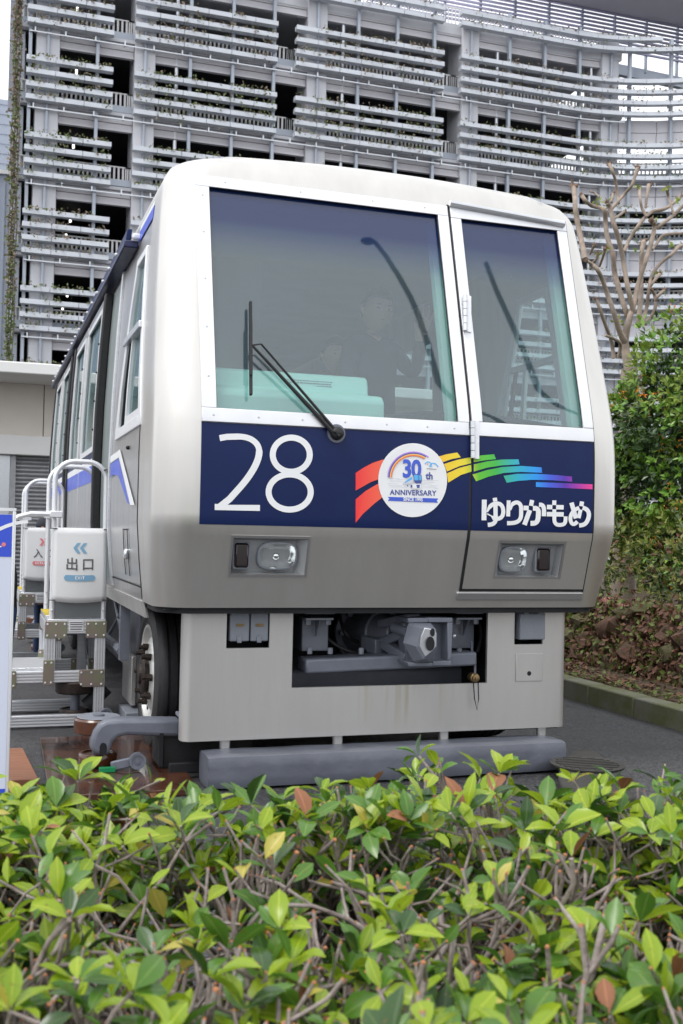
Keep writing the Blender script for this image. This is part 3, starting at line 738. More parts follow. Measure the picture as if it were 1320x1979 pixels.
# ---- printing on the front
def rainbow_mat():
    m = bpy.data.materials.new('rainbow_vinyl'); m.use_nodes = True; t = m.node_tree; L = t.links; p = t.nodes['Principled BSDF']; p.inputs['Roughness'].default_value = .3
    g = t.nodes.new('ShaderNodeNewGeometry'); s = t.nodes.new('ShaderNodeSeparateXYZ'); L.new(g.outputs['Position'], s.inputs[0])
    mr = t.nodes.new('ShaderNodeMapRange'); mr.inputs['From Min'].default_value = -.285; mr.inputs['From Max'].default_value = 1.065; L.new(s.outputs[0], mr.inputs[0])
    cr = t.nodes.new('ShaderNodeValToRGB'); e = cr.color_ramp.elements; L.new(mr.outputs[0], cr.inputs[0])
    stops = [(0, (.85, .028, .035)), (.1, (.9, .12, .06)), (.25, (.9, .35, .04)), (.38, (.88, .62, .025)), (.44, (.83, .68, .03)), (.50, (.12, .55, .03)), (.57, (.05, .47, .06)), (.66, (.02, .42, .55)), (.74, (.015, .32, .85)), (.80, (.05, .12, .72)), (.87, (.10, .03, .42)), (.92, (.35, .03, .40)), (1, (.9, .05, .28))]
    e[0].position = 0; e[0].color = (*stops[0][1], 1); e[1].position = 1; e[1].color = (*stops[-1][1], 1)
    for ps, c in stops[1:-1]: el = e.new(ps); el.color = (*c, 1)
    L.new(cr.outputs[0], p.inputs['Base Color']); return m
M['rainbow'] = rainbow_mat()
PO = .0055; PD = .0095
def scaled(ox, oy, k, off): return lambda u, v: fpx(ox+u/k, oy+v/k, off)
num = Decal(scaled(400, 820, 3.882, PO))
c2_ = [(95, 104), (150, 94), (230, 92)]+bez((230, 92), (330, 90), (392, 140), (392, 205), 12)[1:]+bez((392, 205), (392, 285), (320, 390), (255, 465), 10)[1:]+[(170, 560), (92, 622)]
num.stroke(c2_, [46]*3+[44]*11+[50]*13+[48])
num.poly([(58, 596), (130, 604), (397, 605), (397, 650), (58, 643)])
num.stroke(arc(632, 228, 139, 128, 0, 360, 40)[:-1], 45, True); num.stroke(arc(620, 508, 158, 132, 0, 360, 44)[:-1], 45, True)
num.build('number_28', 'white', tr)
class Stripes:
    def __init__(s, off, par): s.o = off; s.p = par
    def poly(s, pts): Decal(scaled(680, 840, 2.75, s.o)).poly(pts).build('rainbow_stripe', 'rainbow', s.p)
rb = Stripes(PO, tr); rd = Stripes(PD, dr)
rb.poly([(20, 204), (60, 177), (110, 150), (168, 131), (168, 228), (100, 252), (55, 278), (20, 297)])
rb.poly([(20, 344), (75, 298), (150, 254), (175, 250), (185, 315), (120, 366), (60, 420), (20, 468)])
rb.poly([(462, 116), (500, 105), (560, 95), (579, 120), (530, 130), (485, 146)])
rb.poly([(490, 156), (560, 134), (632, 120), (634, 152), (570, 168), (505, 196)])
rb.poly([(505, 206), (570, 177), (634, 160), (636, 196), (580, 214), (512, 255)])
rd.poly([(648, 118), (690, 110), (756, 104), (766, 130), (710, 136), (648, 146)])
rd.poly([(648, 158), (720, 142), (800, 132), (886, 131), (891, 158), (800, 163), (720, 175), (648, 196)])
rd.poly([(641, 212), (720, 188), (800, 172), (900, 166), (1008, 174), (1011, 203), (900, 198), (810, 203), (730, 222), (660, 248)])
rd.poly([(806, 219), (880, 208), (980, 208), (1090, 215), (1169, 223), (1171, 250), (1060, 242), (960, 240), (880, 246), (823, 256)])
rd.poly([(978, 252), (1279, 264), (1279, 290), (978, 278)])

# round anniversary badge
bd = Decal(scaled(725, 850, 9.103, .0075))
bd.poly([(660+606*math.cos(2*math.pi*i/56), 710+650*math.sin(2*math.pi*i/56)) for i in range(56)])
badge = bd.build('anniversary_badge', 'white', tr)
M['pblue'] = mat('print_blue', (.05, .11, .60), .35, var=.02); M['pdkblue'] = mat('print_dark_blue', (.06, .085, .32), .35, var=.02)
M['psky'] = mat('print_sky', (.10, .45, .85), .35, var=.02); M['ppink'] = mat('print_violet', (.45, .25, .75), .35, var=.02); M['porange'] = mat('print_orange', (.85, .2, .06), .35, var=.02)
M['pyellow'] = mat('print_yellow', (.9, .55, .15), .35, var=.02); M['ppale'] = mat('print_pale_grey', (.62, .63, .70), .35, var=.02); M['pgrey'] = mat('print_grey', (.14, .14, .16), .4, var=.02)
f2 = scaled(725, 850, 9.103, .0090)
d = Decal(f2)
for i, (r, mi) in enumerate(((452, 0), (432, 1), (410, 2), (393, 3))):
    d.stroke([(672+r*math.cos(rad(a))*.985, 668+r*math.sin(rad(a))) for a in range(181, 308-i*1, 6)], 22, False, mi)
d.build('rainbow_arc', ['ppink', 'pdkblue', 'pyellow', 'porange'], badge)
d = Decal(f2)
d.stroke([(880, 425)]+bez((880, 425), (900, 375), (960, 375), (985, 420), 8)+bez((985, 420), (1010, 470), (960, 490), (962, 455), 8)[1:]+bez((962, 455), (985, 400), (1060, 380), (1110, 480), 10)[1:], 16)
d.build('bird_mark', 'psky', badge)
d = Decal(f2); d.poly([(918, 420), (934, 416), (934, 436), (918, 438)], 0)
for i in range(12): d.poly([(908+i*14, 499+i*1.2), (918+i*14, 500+i*1.2), (918+i*14, 514+i*1.2), (908+i*14, 513+i*1.2)], 1)
d.build('small_marks', ['porange', 'pgrey'], badge, 'stuff')
d = Decal(f2)
for (x0_, x1_, y_) in ((230, 430, 675), (390, 520, 690), (250, 500, 720), (220, 400, 765), (240, 480, 798), (830, 1110, 706), (860, 1050, 740), (820, 1000, 770), (960, 1110, 800), (840, 1080, 822), (1040, 1112, 850), (280, 560, 822)):
    d.poly([(x0_, y_), (x1_, y_+(x1_-x0_)*.02), (x1_, y_+6+(x1_-x0_)*.02), (x0_, y_+6)])
d.build('speed_lines', 'ppale', badge, 'stuff')
def btext(body, cx_, cy_, size, bold, sq, m, nm, off, spacing=1.0, sk=.022):
    fn = scaled(725, 850, 9.103, off)
    text_mesh(body, size, lambda u, v: fn(cx_+u*sq, cy_-v+u*sq*sk), nm, m, badge, bold, spacing=spacing)
btext('30', 645, 525, 430, 14, .80, 'pblue', 'badge_30', .0090, .95)
btext('th', 955, 640, 175, 5, .85, 'pdkblue', 'badge_th', .0090)
btext('ANNIVERSARY', 668, 935, 128, 3, .93, 'pdkblue', 'badge_anniversary', .0090, 1.06)
d = Decal(f2); d.poly([(222, 1002), (1112, 1032), (1082, 1068), (1106, 1106), (222, 1072), (252, 1036)]); d.build('badge_ribbon', 'pblue', badge)
btext('SINCE 1995', 668, 1052, 84, 2.5, .82, 'white', 'badge_since', .0105, 1.0, .034)
f3 = scaled(725, 850, 9.103, .0105)
d = Decal(f3)
d.poly([(672, 600), (815, 618), (822, 720), (805, 772), (715, 772), (684, 720)], 1); d.poly([(682, 612), (808, 628), (812, 712), (690, 712)], 0)
d.poly([(655, 628), (672, 650), (672, 740), (640, 765), (500, 790), (490, 770), (560, 690)], 2); d.poly([(650, 645), (655, 690), (520, 765), (510, 762), (570, 700)], 0)
d.poly([(700, 772), (800, 772), (800, 860), (660, 860), (650, 790)], 3); d.poly([(722, 790), (786, 790), (780, 848), (735, 848)], 1); d.poly([(625, 795), (650, 790), (655, 838), (622, 838)], 1); d.poly([(562, 795), (580, 792), (578, 822), (565, 822)], 1)
d.poly([(760, 625), (768, 626), (772, 715), (762, 715)], 1)
d.build('badge_train_picture', ['psky', 'pdkblue', 'ppale', 'white'], badge)
# company name
lg = Decal(scaled(920, 950, 5.5, PD+.002))
W_ = 48
def lgs(p, w): lg.stroke(p, [x*1.08 for x in w] if isinstance(w, list) else w*1.08)
lgs([(88, 86), (84, 305)], W_)                                   # yu
lgs([(118, 218)]+bez((135, 178), (165, 130), (200, 126), (228, 126), 6)+bez((228, 126), (290, 128), (292, 205), (288, 230), 6)[1:]+bez((288, 230), (280, 300), (205, 305), (165, 262), 7)[1:]+[(118, 236)], [14, 30]+[40]*18+[12])
lgs([(198, 66), (204, 104)], 42); lgs([(205, 148), (208, 290)]+bez((208, 290), (206, 335), (180, 352), (124, 354), 6)[1:], W_-6)
lgs([(346, 94), (340, 264)], 38); lgs([(368, 198), (378, 150)]+bez((378, 150), (395, 105), (475, 95), (478, 175), 8)[1:]+[(478, 240)]+bez((478, 240), (478, 325), (420, 338), (328, 336), 8)[1:], [10, 26]+[40]*16+[42])
lgs([(594, 90), (582, 152)], 42); lgs([(570, 198), (512, 354)], 46); lgs([(502, 174), (558, 176)], 46)   # ka
lgs([(602, 178), (632, 178)]+bez((632, 178), (664, 182), (662, 215), (660, 250), 5)[1:]+bez((660, 250), (656, 330), (640, 340), (576, 338), 6)[1:], W_)
lgs([(666, 140), (690, 141)]+bez((690, 141), (722, 148), (722, 190), (718, 262), 6)[1:], 42)
lgs([(829, 94), (828, 144)], 40); lgs([(750, 164), (808, 166)], 44); lgs([(848, 166), (928, 168)], 44); lgs([(748, 240), (928, 243)], 44)   # mo
lgs([(828, 188), (828, 300)]+bez((828, 300), (830, 362), (880, 356), (900, 354), 6)[1:]+bez((900, 354), (945, 350), (948, 330), (948, 264), 6)[1:], 38)
lgs([(1010, 118), (1058, 285)], 44); lgs([(1122, 106), (1113, 156)], 42); lgs([(1106, 192), (1086, 282)], 38)   # me
lgs([(1128, 172)]+bez((1128, 172), (1200, 185), (1205, 250), (1182, 300), 8)[1:]+bez((1182, 300), (1165, 350), (1130, 358), (1090, 360), 6)[1:], 42)
lgs([(1092, 172)]+bez((1092, 172), (1010, 200), (985, 270), (1003, 320), 8)[1:]+bez((1003, 320), (1020, 365), (1050, 345), (1072, 318), 6)[1:], 38)
lg.build('company_name', 'white', dr)

# ---- head lamps in recessed trays
for s, (xa, xb) in ((-1, HEADL), (1, HEADR)):
    hl = MB(); z0, z1 = HZ; dpt = .055
    ia, ib = (xa+.012, xb-.045) if s < 0 else (xa+.045, xb-.012)
    A = [(xa, yf(z0)+.002, z0), (xb, yf(z0)+.002, z0), (xb, yf(z1)+.002, z1), (xa, yf(z1)+.002, z1)]
    B = [(ia, yf(z0)+dpt, z0+.012), (ib, yf(z0)+dpt, z0+.012), (ib, yf(z1)+dpt, z1-.01), (ia, yf(z1)+dpt, z1-.01)]
    hl.add(A+B, [(0, 1, 5, 4), (1, 2, 6, 5), (2, 3, 7, 6), (3, 0, 4, 7), (4, 5, 6, 7)])
    hob = hl.build('headlamp', 'recess', tr, smooth=False)
    bb = MB()
    for q in (((xa-.012, xa), (z0-.012, z1+.012)), ((xb, xb+.012), (z0-.012, z1+.012)), ((xa, xb), (z0-.012, z0)), ((xa, xb), (z1, z1+.012))):
        front_plate('lamp_rim', q[0][0], q[0][1], q[1][0], q[1][1], .004, 'steel_v', hob, .006)
    lx0, lx1 = (-.752, -.552) if s < 0 else (.548, .705)
    if s > 0: lx0, lx1 = .553, .718
    cz = 1.142; cxl = (lx0+lx1)/2; rx_ = (lx1-lx0)/2; rz_ = .068; cyl_ = yf(cz)+.05
    def sq(k, n=28): 
        out = []
        for i in range(n):
            a = 2*math.pi*i/n; c, d_ = math.cos(a), math.sin(a)
            q = (abs(c)**3.2+abs(d_)**3.2)**(-1/3.2); out.append((c*q*rx_*k, d_*q*rz_*k))
        return out
    rim = MB(); n = 28
    P1 = [(cxl+u, cyl_-.028+(-v)*.25, cz+v) for u, v in sq(1.0)]; P2 = [(cxl+u, cyl_-.030+(-v)*.25, cz+v) for u, v in sq(.9)]; P3 = [(cxl+u, cyl_+.03, cz+v) for u, v in sq(.5)]; P0 = [(cxl+u, cyl_+.008+(-v)*.25, cz+v) for u, v in sq(1.02)]
    rim.add(P0+P1+P2, [(r*n+i, r*n+(i+1) % n, (r+1)*n+(i+1) % n, (r+1)*n+i) for r in range(2) for i in range(n)]); rim.build('lamp_bezel', 'grey_l', hob)
    rf = MB(); rf.add(P2+P3, [(i, (i+1) % n, n+(i+1) % n, n+i) for i in range(n)]+[tuple(range(n, 2*n))]); rf.ball((cxl, cyl_+.01, cz), .022, 10, 6); rf.build('reflector', 'chrome', hob)
    le = MB(); le.add([(p[0], p[1]+.002, p[2]) for p in P2]+[(cxl+(p[0]-cxl)*.6, p[1]-.010, cz+(p[2]-cz)*.6) for p in P2], [(i, (i+1) % n, n+(i+1) % n, n+i) for i in range(n)]+[tuple(range(n, 2*n))]); le.build('lens', lens_glass, hob)
    mx0, mx1 = (-.868, -.795) if s < 0 else (.775, .855)
    mk = MB(); mk.box((mx0, yf(cz)+.018, cz-.06), (mx1, yf(cz)+.06, cz+.062)); mk.build('marker_lamp', 'redlens', hob, bevel=.012)
    mk = MB(); mk.box((mx0-.008, yf(cz)+.028, cz-.068), (mx1+.008, yf(cz)+.058, cz+.07)); mk.build('marker_rim', 'grey_l', hob, bevel=.01)

# ---- wiper
wp = MB(); piv = fpx(646, 838, .03); jt = fpx(487, 667, .055); jt2 = fpx(505, 665, .055); pv2 = fpx(656, 840, .03)
wp.tube([piv, piv.lerp(jt, .45), jt], [.012, .010, .006], 8)
wiper = wp.build('wiper', 'rubber', tr)
b = MB(); b.tube([pv2, pv2.lerp(jt2, .5), jt2, jt], [.008, .007, .005, .005], 8); b.build('wiper_link', 'rubber', wiper)
b = MB(); b.bar(fpx(484, 584, .035), fpx(485, 763, .035), .012, .022, (0, 1, 0)); b.bar(fpx(484.5, 620, .05), fpx(485, 725, .05), .014, .016, (0, 1, 0)); b.build('wiper_blade', 'rubber', wiper)
b = MB(); c = fpx(649, 838, .0); b.lathe([(0, .048), (.012, .046), (.014, .0)], c, (0, -1, 0), 24); b.build('pivot_seal', 'grey', wiper)
b = MB(); b.lathe([(.012, .034), (.04, .03), (.048, .02), (.05, 0)], c, (0, -1, 0), 20); b.ball(fpx(646, 834, .055), .009, 8, 5); b.ball(fpx(655, 842, .055), .007, 8, 5); b.build('pivot_cap', 'rubber', wiper)

# ---- skirt with openings
SY = .27; SX0, SX1 = -1.068, 1.085
sk = MB(); xs = [SX0+.05, -.853, -.631, -.508, .592, .754, .928, SX1-.05]; zs2 = [.212, .466, .672, .878]
nc = 5
def skrow(z):
    out = [(SX0, SY+.085, z), (SX0, SY+.05, z)]
    out += [(SX0+.05-.05*math.cos(math.pi/2*i/nc), SY+.05-.05*math.sin(math.pi/2*i/nc), z) for i in range(1, nc)]
    out += [(x, SY, z) for x in xs]
    out += [(SX1-.05+.05*math.sin(math.pi/2*i/nc), SY+.05-.05*math.cos(math.pi/2*i/nc), z) for i in range(1, nc)]
    out += [(SX1, SY+.05, z), (SX1, SY+.085, z)]; return out
SR = [skrow(z) for z in zs2]; n = len(SR[0]); ix = 2+nc-1
fs = []
for i in range(3):
    for j in range(n-1):
        c = j-ix
        if (i >= 1 and c == 3) or (i == 2 and c in (1, 5)): continue
        fs.append((i*n+j, i*n+j+1, (i+1)*n+j+1, (i+1)*n+j))
sk.add([p for r in SR for p in r], fs); sko = sk.build('front_skirt', 'skirt', tr, angle=50)
esplit(sko, .02, -1)
MB().box((SX0+.02, SY+.06, .196), (SX1-.02, SY+.5, .210)).build('skirt_bottom_plate', 'dark', sko)
# dark coupler bay
b = MB(); x0_, x1_, z0_, z1_, y1_ = -.56, .64, .40, .872, 1.0
b.add([(x0_, SY+.03, z0_), (x1_, SY+.03, z0_), (x1_, y1_, z0_), (x0_, y1_, z0_), (x0_, SY+.03, z1_), (x1_, SY+.03, z1_), (x1_, y1_, z1_), (x0_, y1_, z1_)], [(0, 1, 2, 3), (2, 3, 7, 6), (0, 3, 7, 4), (1, 2, 6, 5), (4, 5, 6, 7)])
b.build('coupler_bay', 'dark', sko, smooth=False)
for xa, xb in ((-.87, -.61), (.735, .945)):
    b = MB(); z0_, z1_, y1_ = .655, .872, .46
    b.add([(xa, SY+.022, z0_), (xb, SY+.022, z0_), (xb, y1_, z0_), (xa, y1_, z0_), (xa, SY+.022, z1_), (xb, SY+.022, z1_), (xb, y1_, z1_), (xa, y1_, z1_)], [(0, 1, 2, 3), (2, 3, 7, 6), (0, 3, 7, 4), (1, 2, 6, 5), (4, 5, 6, 7)])
    b.build('socket_bay', 'dark', sko, smooth=False)
for i, (xa, xb) in enumerate(((-.838, -.738), (-.732, -.640))):
    sb = MB().box((xa, SY-.012, .707), (xb, SY+.12, .858)).build('socket_box', 'grey_l', sko, bevel=.006)
    cxm = (xa+xb)/2
    MB().box((cxm-.02, SY-.018, .782), (cxm+.02, SY-.0125, .796)).build('maker_plate', 'brass', sb)
    MB().box((cxm-.014, SY-.02, .70), (cxm+.010, SY-.0125, .735)).build('latch', 'grey_l', sb, bevel=.003)
    MB().box((cxm-.028, SY-.018, .845), (cxm+.028, SY+.02, .866)).build('lid_hinge', 'grey_l', sb, bevel=.004)
sb = MB().box((.772, SY-.03, .700), (.928, SY+.12, .845)).build('socket_box', 'grey_l', sko, bevel=.006)
for x in (.795, .885): MB().box((x, SY-.035, .835), (x+.034, SY+.05, .868)).build('lid_hinge', 'grey_l', sb, bevel=.008)
MB().box((.755, SY-.012, .86), (.945, SY+.12, .880)).build('lid_hinge', 'grey_l', sb, bevel=.006)
pl = MB().box((.764, SY-.005, .47), (.928, SY-.001, .622)).build('cover_plate', 'skirt', sko, bevel=.002)
b = MB(); b.lathe([(0, .013), (.002, .011), (.002, 0)], (.846, SY-.0052, .513), (0, -1, 0), 16); b.build('key_hole', 'dark', pl)
# rust drip marks as thin stains
M['stain'] = mat('rust_stain', (.42, .36, .19), .5, .3, .1, 30, stretch=(1, 1, .2))
# ---- coupler
cg = MB().bar(ony(583, 1285, SY+.10), ony(910, 1270, SY+.10), .16, .075).build('coupler_beam', 'grey', tr, bevel=.012)
def P(px, py, dy): return ony(px, py, SY+dy)
cpl = MB(); cpl.cyl(P(700, 1222, .62), P(745, 1222, .30), .135, .125, 24); cpl.cyl(P(738, 1222, .34), P(770, 1222, .16), .12, .07, 20)
cplo = cpl.build('coupler', 'grey', tr, bevel=.008)
b = MB()
for k in range(8): a = k*math.pi/4; c = P(706, 1222, .56); b.cyl((c.x+.15*math.cos(a), c.y, c.z+.15*math.sin(a)), (c.x+.15*math.cos(a), c.y-.04, c.z+.15*math.sin(a)), .016, n=6)
c = P(704, 1222, .6); b.cyl((c.x, c.y+.04, c.z), (c.x, c.y, c.z), .175, n=28); b.build('draft_flange', 'grey', cplo)
b = MB(); b.bar(P(738, 1243, .20), P(800, 1215, -.02), .05, .05); b.bar(P(742, 1205, .22), P(800, 1195, .0), .10, .05); b.bar(P(745, 1245, .18), P(790, 1272, .0), .07, .05); b.build('coupler_neck', 'grey', cplo, bevel=.008)
b = MB(); b.cyl(P(762, 1212, .06), P(790, 1222, -.04), .03, n=12); b.build('release_rod', 'grey', cplo)
b = MB(); b.prism([P(697, 1228, .28), P(697, 1258, .28), P(726, 1266, .16), P(726, 1236, .16)], (.19, .08, 0)); b.build('support_bracket', 'grey', cplo, bevel=.006)
# head: open box frame with slanted nose cone
hd = MB(); HY = -.115
def H(px, py, dy=0): return ony(px, py, SY+HY+dy)
tl, trr, br, bl = H(789, 1195), H(875, 1194), H(873, 1280), H(787, 1288)
hd.prism([H(789, 1195), H(828, 1194), H(828, 1203), H(789, 1204)], (0, .22, 0)); hd.prism([H(828, 1193.5), H(875, 1194), H(875, 1203), H(828, 1203)], (0, .22, 0))
hd.prism([H(865, 1203), H(875, 1203), H(873, 1270), H(865, 1277)], (0, .22, 0)); hd.prism([H(787, 1280), H(837, 1281), H(837, 1288), H(790, 1288)], (0, .22, 0)); hd.prism([H(837, 1278), H(872, 1277), H(872, 1286), H(837, 1287)], (0, .22, 0))
hd.prism([H(780, 1204, .09), H(865, 1204, .09), H(865, 1280, .09), H(786, 1282, .09)], (0, .1, 0))
hd.build('coupler_head', 'grey', cplo, bevel=.004)
n_ = MB(); a0 = [H(789, 1204), H(834, 1204), H(837, 1280), H(800, 1281), H(779, 1242)]
q0 = [H(820, 1211, -.10), H(844, 1216, -.11), H(845, 1250, -.11), H(820, 1276, -.09), H(806, 1250, -.07)]
n_.add(a0+q0, [(i, (i+1) % 5, 5+(i+1) % 5, 5+i) for i in range(5)]+[(5, 6, 7, 8, 9)]); n_.build('coupler_nose', 'grey', cplo, bevel=.010, smooth=False)
b = MB(); b.prism([H(821, 1213, -.113), H(840, 1217, -.1155), H(844, 1224, -.1155), H(844, 1249, -.1155), H(836, 1258, -.1145), H(822, 1270, -.105), H(811, 1248, -.095), H(814, 1228, -.1)], (0, .02, 0)); b.build('worn_face', 'alu2', cplo, bevel=.004)
b = MB()
for px, py, r1, r2 in ((831, 1244, 8.5, 14), (835.5, 1222, 4.5, 8)): 
    b.add([ony(px+r1*math.cos(a), py+r2*math.sin(a), SY+HY-.1165) for a in [2*math.pi*i/20 for i in range(20)]], [tuple(range(20))])
for v_ in range(len(b.v)): b.v[v_] = (b.v[v_][0], b.v[v_][1]-.004, b.v[v_][2])
b.build('nose_hole', 'dark', cplo)
b = MB(); b.ball(H(877, 1229, .1), .014, 8, 6); b.build('grease_nipple', 'alu2', cplo)
for (pa, pb, px0, px1) in (((584, 1196), (634, 1258), 588, 646), ((873, 1193), (916, 1253), 878, 932)):
    A = P(*pa, .14); B = P(*pb, .14)
    hb = MB().box((A.x, A.y, B.z), (B.x, A.y+.15, A.z)).build('hanger_box', 'grey', tr, bevel=.005)
    C1 = P(px0, 1180, .05); C2 = P(px1, 1193, .05)
    MB().bar((C1.x, C1.y, C1.z-.0), (C2.x, C1.y, C1.z-.0), .05, .035).build('top_pipe', 'grey', hb, bevel=.006)
    MB().box((C1.x+.005, C1.y-.02, C1.z-.048), (C2.x-.01, C1.y+.12, C1.z-.038)).build('flange', 'grey_l', hb)
    mxx = (C1.x+C2.x)/2
    MB().prism([(mxx, C1.y-.01, C1.z-.05), (mxx, C1.y+.07, C1.z-.05), (mxx, C1.y+.07, C1.z-.14)], (.008, 0, 0)).build('gusset', 'grey', hb)
    for dx in (-.055, .055): MB().cyl((mxx+dx, C1.y+.02, C1.z-.05), (mxx+dx, C1.y+.02, C1.z-.075), .016, n=6).build('bolt', 'grey_l', hb)
b = MB(); p = P(918, 1310, -.01); b.lathe([(.05, .022), (.03, .025), (.0, .025), (-.005, .02), (-.016, .02), (-.018, .009), (-.028, .009), (-.029, 0)], p, (0, 1, 0), 20); ac = b.build('air_cock', 'brass', sko)
b = MB(); b.tube([P(915, 1318, -.04), P(917, 1350, -.04), P(922, 1372, -.04), P(925, 1350, -.04), P(924, 1318, -.04)], .003, 6); b.build('cock_chain', 'dark', ac)
b = MB(); b.tube([P(918, 1308, .03), P(918, 1265, .05), P(912, 1258, .05), P(911, 1240, .05)], .007, 6); b.build('cock_pipe', 'grey', ac)
# ---- padded buffer bar in front, on four posts
BY0, BY1 = .09, .33
b = MB(); prof = []
for i in range(24):
    a = 2*math.pi*i/24; c, s2 = math.cos(a), math.sin(a); q = (abs(c)**9+abs(s2)**9)**(-1/9); prof.append(((BY0+BY1)/2+c*q*(BY1-BY0)/2, .088+s2*q*.080))
N = 26; x0_, x1_ = -.965, .985; vs = []
random.seed(4)
for k in range(N+1):
    x = x0_+(x1_-x0_)*k/N; e = .96 if k in (0, N) else 1.0
    for (y, z) in prof:
        nz = .008*noise.noise((x*6, y*16, z*16))+.004*noise.noise((x*22, y*9, z*9))
        vs.append((x, (BY0+BY1)/2+(y-(BY0+BY1)/2)*(e+nz*2), .088+(z-.088)*(e+nz*6)))
b.add(vs, [(k*24+i, k*24+(i+1) % 24, (k+1)*24+(i+1) % 24, (k+1)*24+i) for k in range(N) for i in range(24)]+[tuple(range(24)), tuple(range(N*24, N*24+24))])
bf = b.build('padded_buffer_bar', 'vinyl', tr, angle=50)
for px in (435, 653, 858, 1047):
    x = ony(px, 1440, .30).x
    MB().box((x-.026, .295, .155), (x+.026, .325, .30)).build('buffer_post', 'skirt', bf, bevel=.008)
MB().box((-.15, .75, .14), (.55, .95, .3)).build('underframe_box', 'grey', tr, bevel=.01)

# hoses and cables in the coupler bay
for pts in ([(600, 1192, .3), (640, 1240, .22), (690, 1262, .2), (720, 1250, .3)], [(868, 1190, .35), (890, 1235, .25), (880, 1268, .2), (850, 1262, .25)], [(655, 1185, .4), (668, 1225, .3), (690, 1240, .35)], [(925, 1190, .2), (930, 1230, .15), (922, 1262, .1)]):
    sp_ = [(P(px, py, dy), .011) for px, py, dy in pts]; q_ = []
    for i in range(len(sp_)-1):
        for k in range(5):
            t = k/5; a, b2 = sp_[i][0], sp_[i+1][0]; p0 = sp_[max(0, i-1)][0]; p3 = sp_[min(len(sp_)-1, i+2)][0]
            q_.append(.5*((2*a)+(b2-p0)*t+(2*p0-5*a+4*b2-p3)*t*t+(3*a-p0-3*b2+p3)*t**3))
    MB().tube(q_+[sp_[-1][0]], .011, 8).build('air_hose', 'rubber', tr)
for px in (600, 640, 700, 850, 890):
    p = P(px, 1272, .055); MB().cyl((p.x, p.y+.02, p.z+.02), (p.x, p.y+.02, p.z+.052), .014, n=6).build('beam_bolt', 'grey_l', cg)
# ---- body side walls, roof
SZ = [.80, .885, 1.1, 1.3, 1.55, 1.66, 1.86, 2.08, 2.3, 2.52, 2.76, 2.88, 3.06]
LEAVES = [(2.50, 3.72, 2.64, 3.60), (3.78, 4.86, 3.90, 4.74), (5.35, 6.40, 5.48, 6.28), (6.46, 7.46, 6.58, 7.34)]
SYC = [('f', 0), ('w', 0), ('w', 1), ('c', 1.9)]+[('c', v) for l in LEAVES for v in l[2:]]+[('c', 7.95), ('c', 8.35), ('c', 8.55)]
def syv(k, z):
    t = max(0, min(.9, z-1.86))
    if k == ('f', 0): return .585+max(0, z-1.8)*.13
    if k == ('w', 0): return .66+t*.2
    if k == ('w', 1): return 1.53-t*.42
    return k[1]
side_objs = {}
for s in (-1, 1):
    b = MB(); nY = len(SYC); vs = []
    for z in SZ:
        for k in SYC: vs.append((X0+s*(wd(z)-.004), syv(k, z), z))
    fs = []
    for i in range(len(SZ)-1):
        for j in range(nY-1):
            win = SZ[i] >= 1.86-1e-6 and SZ[i+1] <= 2.76+1e-6
            if win and (j == 1 or SYC[j] in [('c', l[2]) for l in LEAVES]): continue
            fs.append((i*nY+j, i*nY+j+1, (i+1)*nY+j+1, (i+1)*nY+j))
    b.add(vs, fs); side_objs[s] = b.build('side_wall', 'steel_v', tr, angle=60)
rs = [(1.191, 3.06), (1.176, 3.115), (1.15, 3.16), (1.11, 3.195), (1.055, 3.222), (.97, 3.25), (.75, 3.28), (.4, 3.305), (0, 3.312)]
pr = [(-a, z) for a, z in rs]+[(a, z) for a, z in rs[-2::-1]]
b = MB(); n = len(pr); b.add([(X0+a, .78, z-.004) for a, z in pr]+[(X0+a, 8.55, z-.004) for a, z in pr], [(i, i+1, n+i+1, n+i) for i in range(n-1)])
b.build('roof', 'steel', tr, angle=50)
b = MB(); b.add([(X0-1.2, 8.54, .8), (X0+1.2, 8.54, .8), (X0+1.18, 8.54, 3.1), (X0-1.18, 8.54, 3.1)], [(0, 1, 2, 3)]); b.build('rear_end', 'interior', tr)
def side_plate(name, y0, y1, z0, z1, off, m, parent, th=.012, s=-1, bevel=0., fn=None):
    zs_ = sorted({z0, z1, *[z for z in SZ if z0 < z < z1]}); n = len(zs_); A = []; B = []
    for z in zs_:
        x = X0+s*(wd(z)+off); xi = X0+s*(wd(z)+off-th)
        a, c = (y0, y1) if not fn else (fn(y0, z), fn(y1, z))
        A += [(x, a, z), (x, c, z)]; B += [(xi, a, z), (xi, c, z)]
    N = 2*n; fs = []
    for i in range(n-1): fs += [(2*i, 2*i+1, 2*i+3, 2*i+2), (N+2*i, N+2*i+2, N+2*i+3, N+2*i+1), (2*i, 2*i+2, N+2*i+2, N+2*i), (2*i+1, N+2*i+1, N+2*i+3, 2*i+3)]
    fs += [(0, N, N+1, 1), (N-2, N-1, 2*N-1, 2*N-2)]
    b = MB(); b.add(A+B, fs); return b.build(name, m, parent, bevel=bevel)
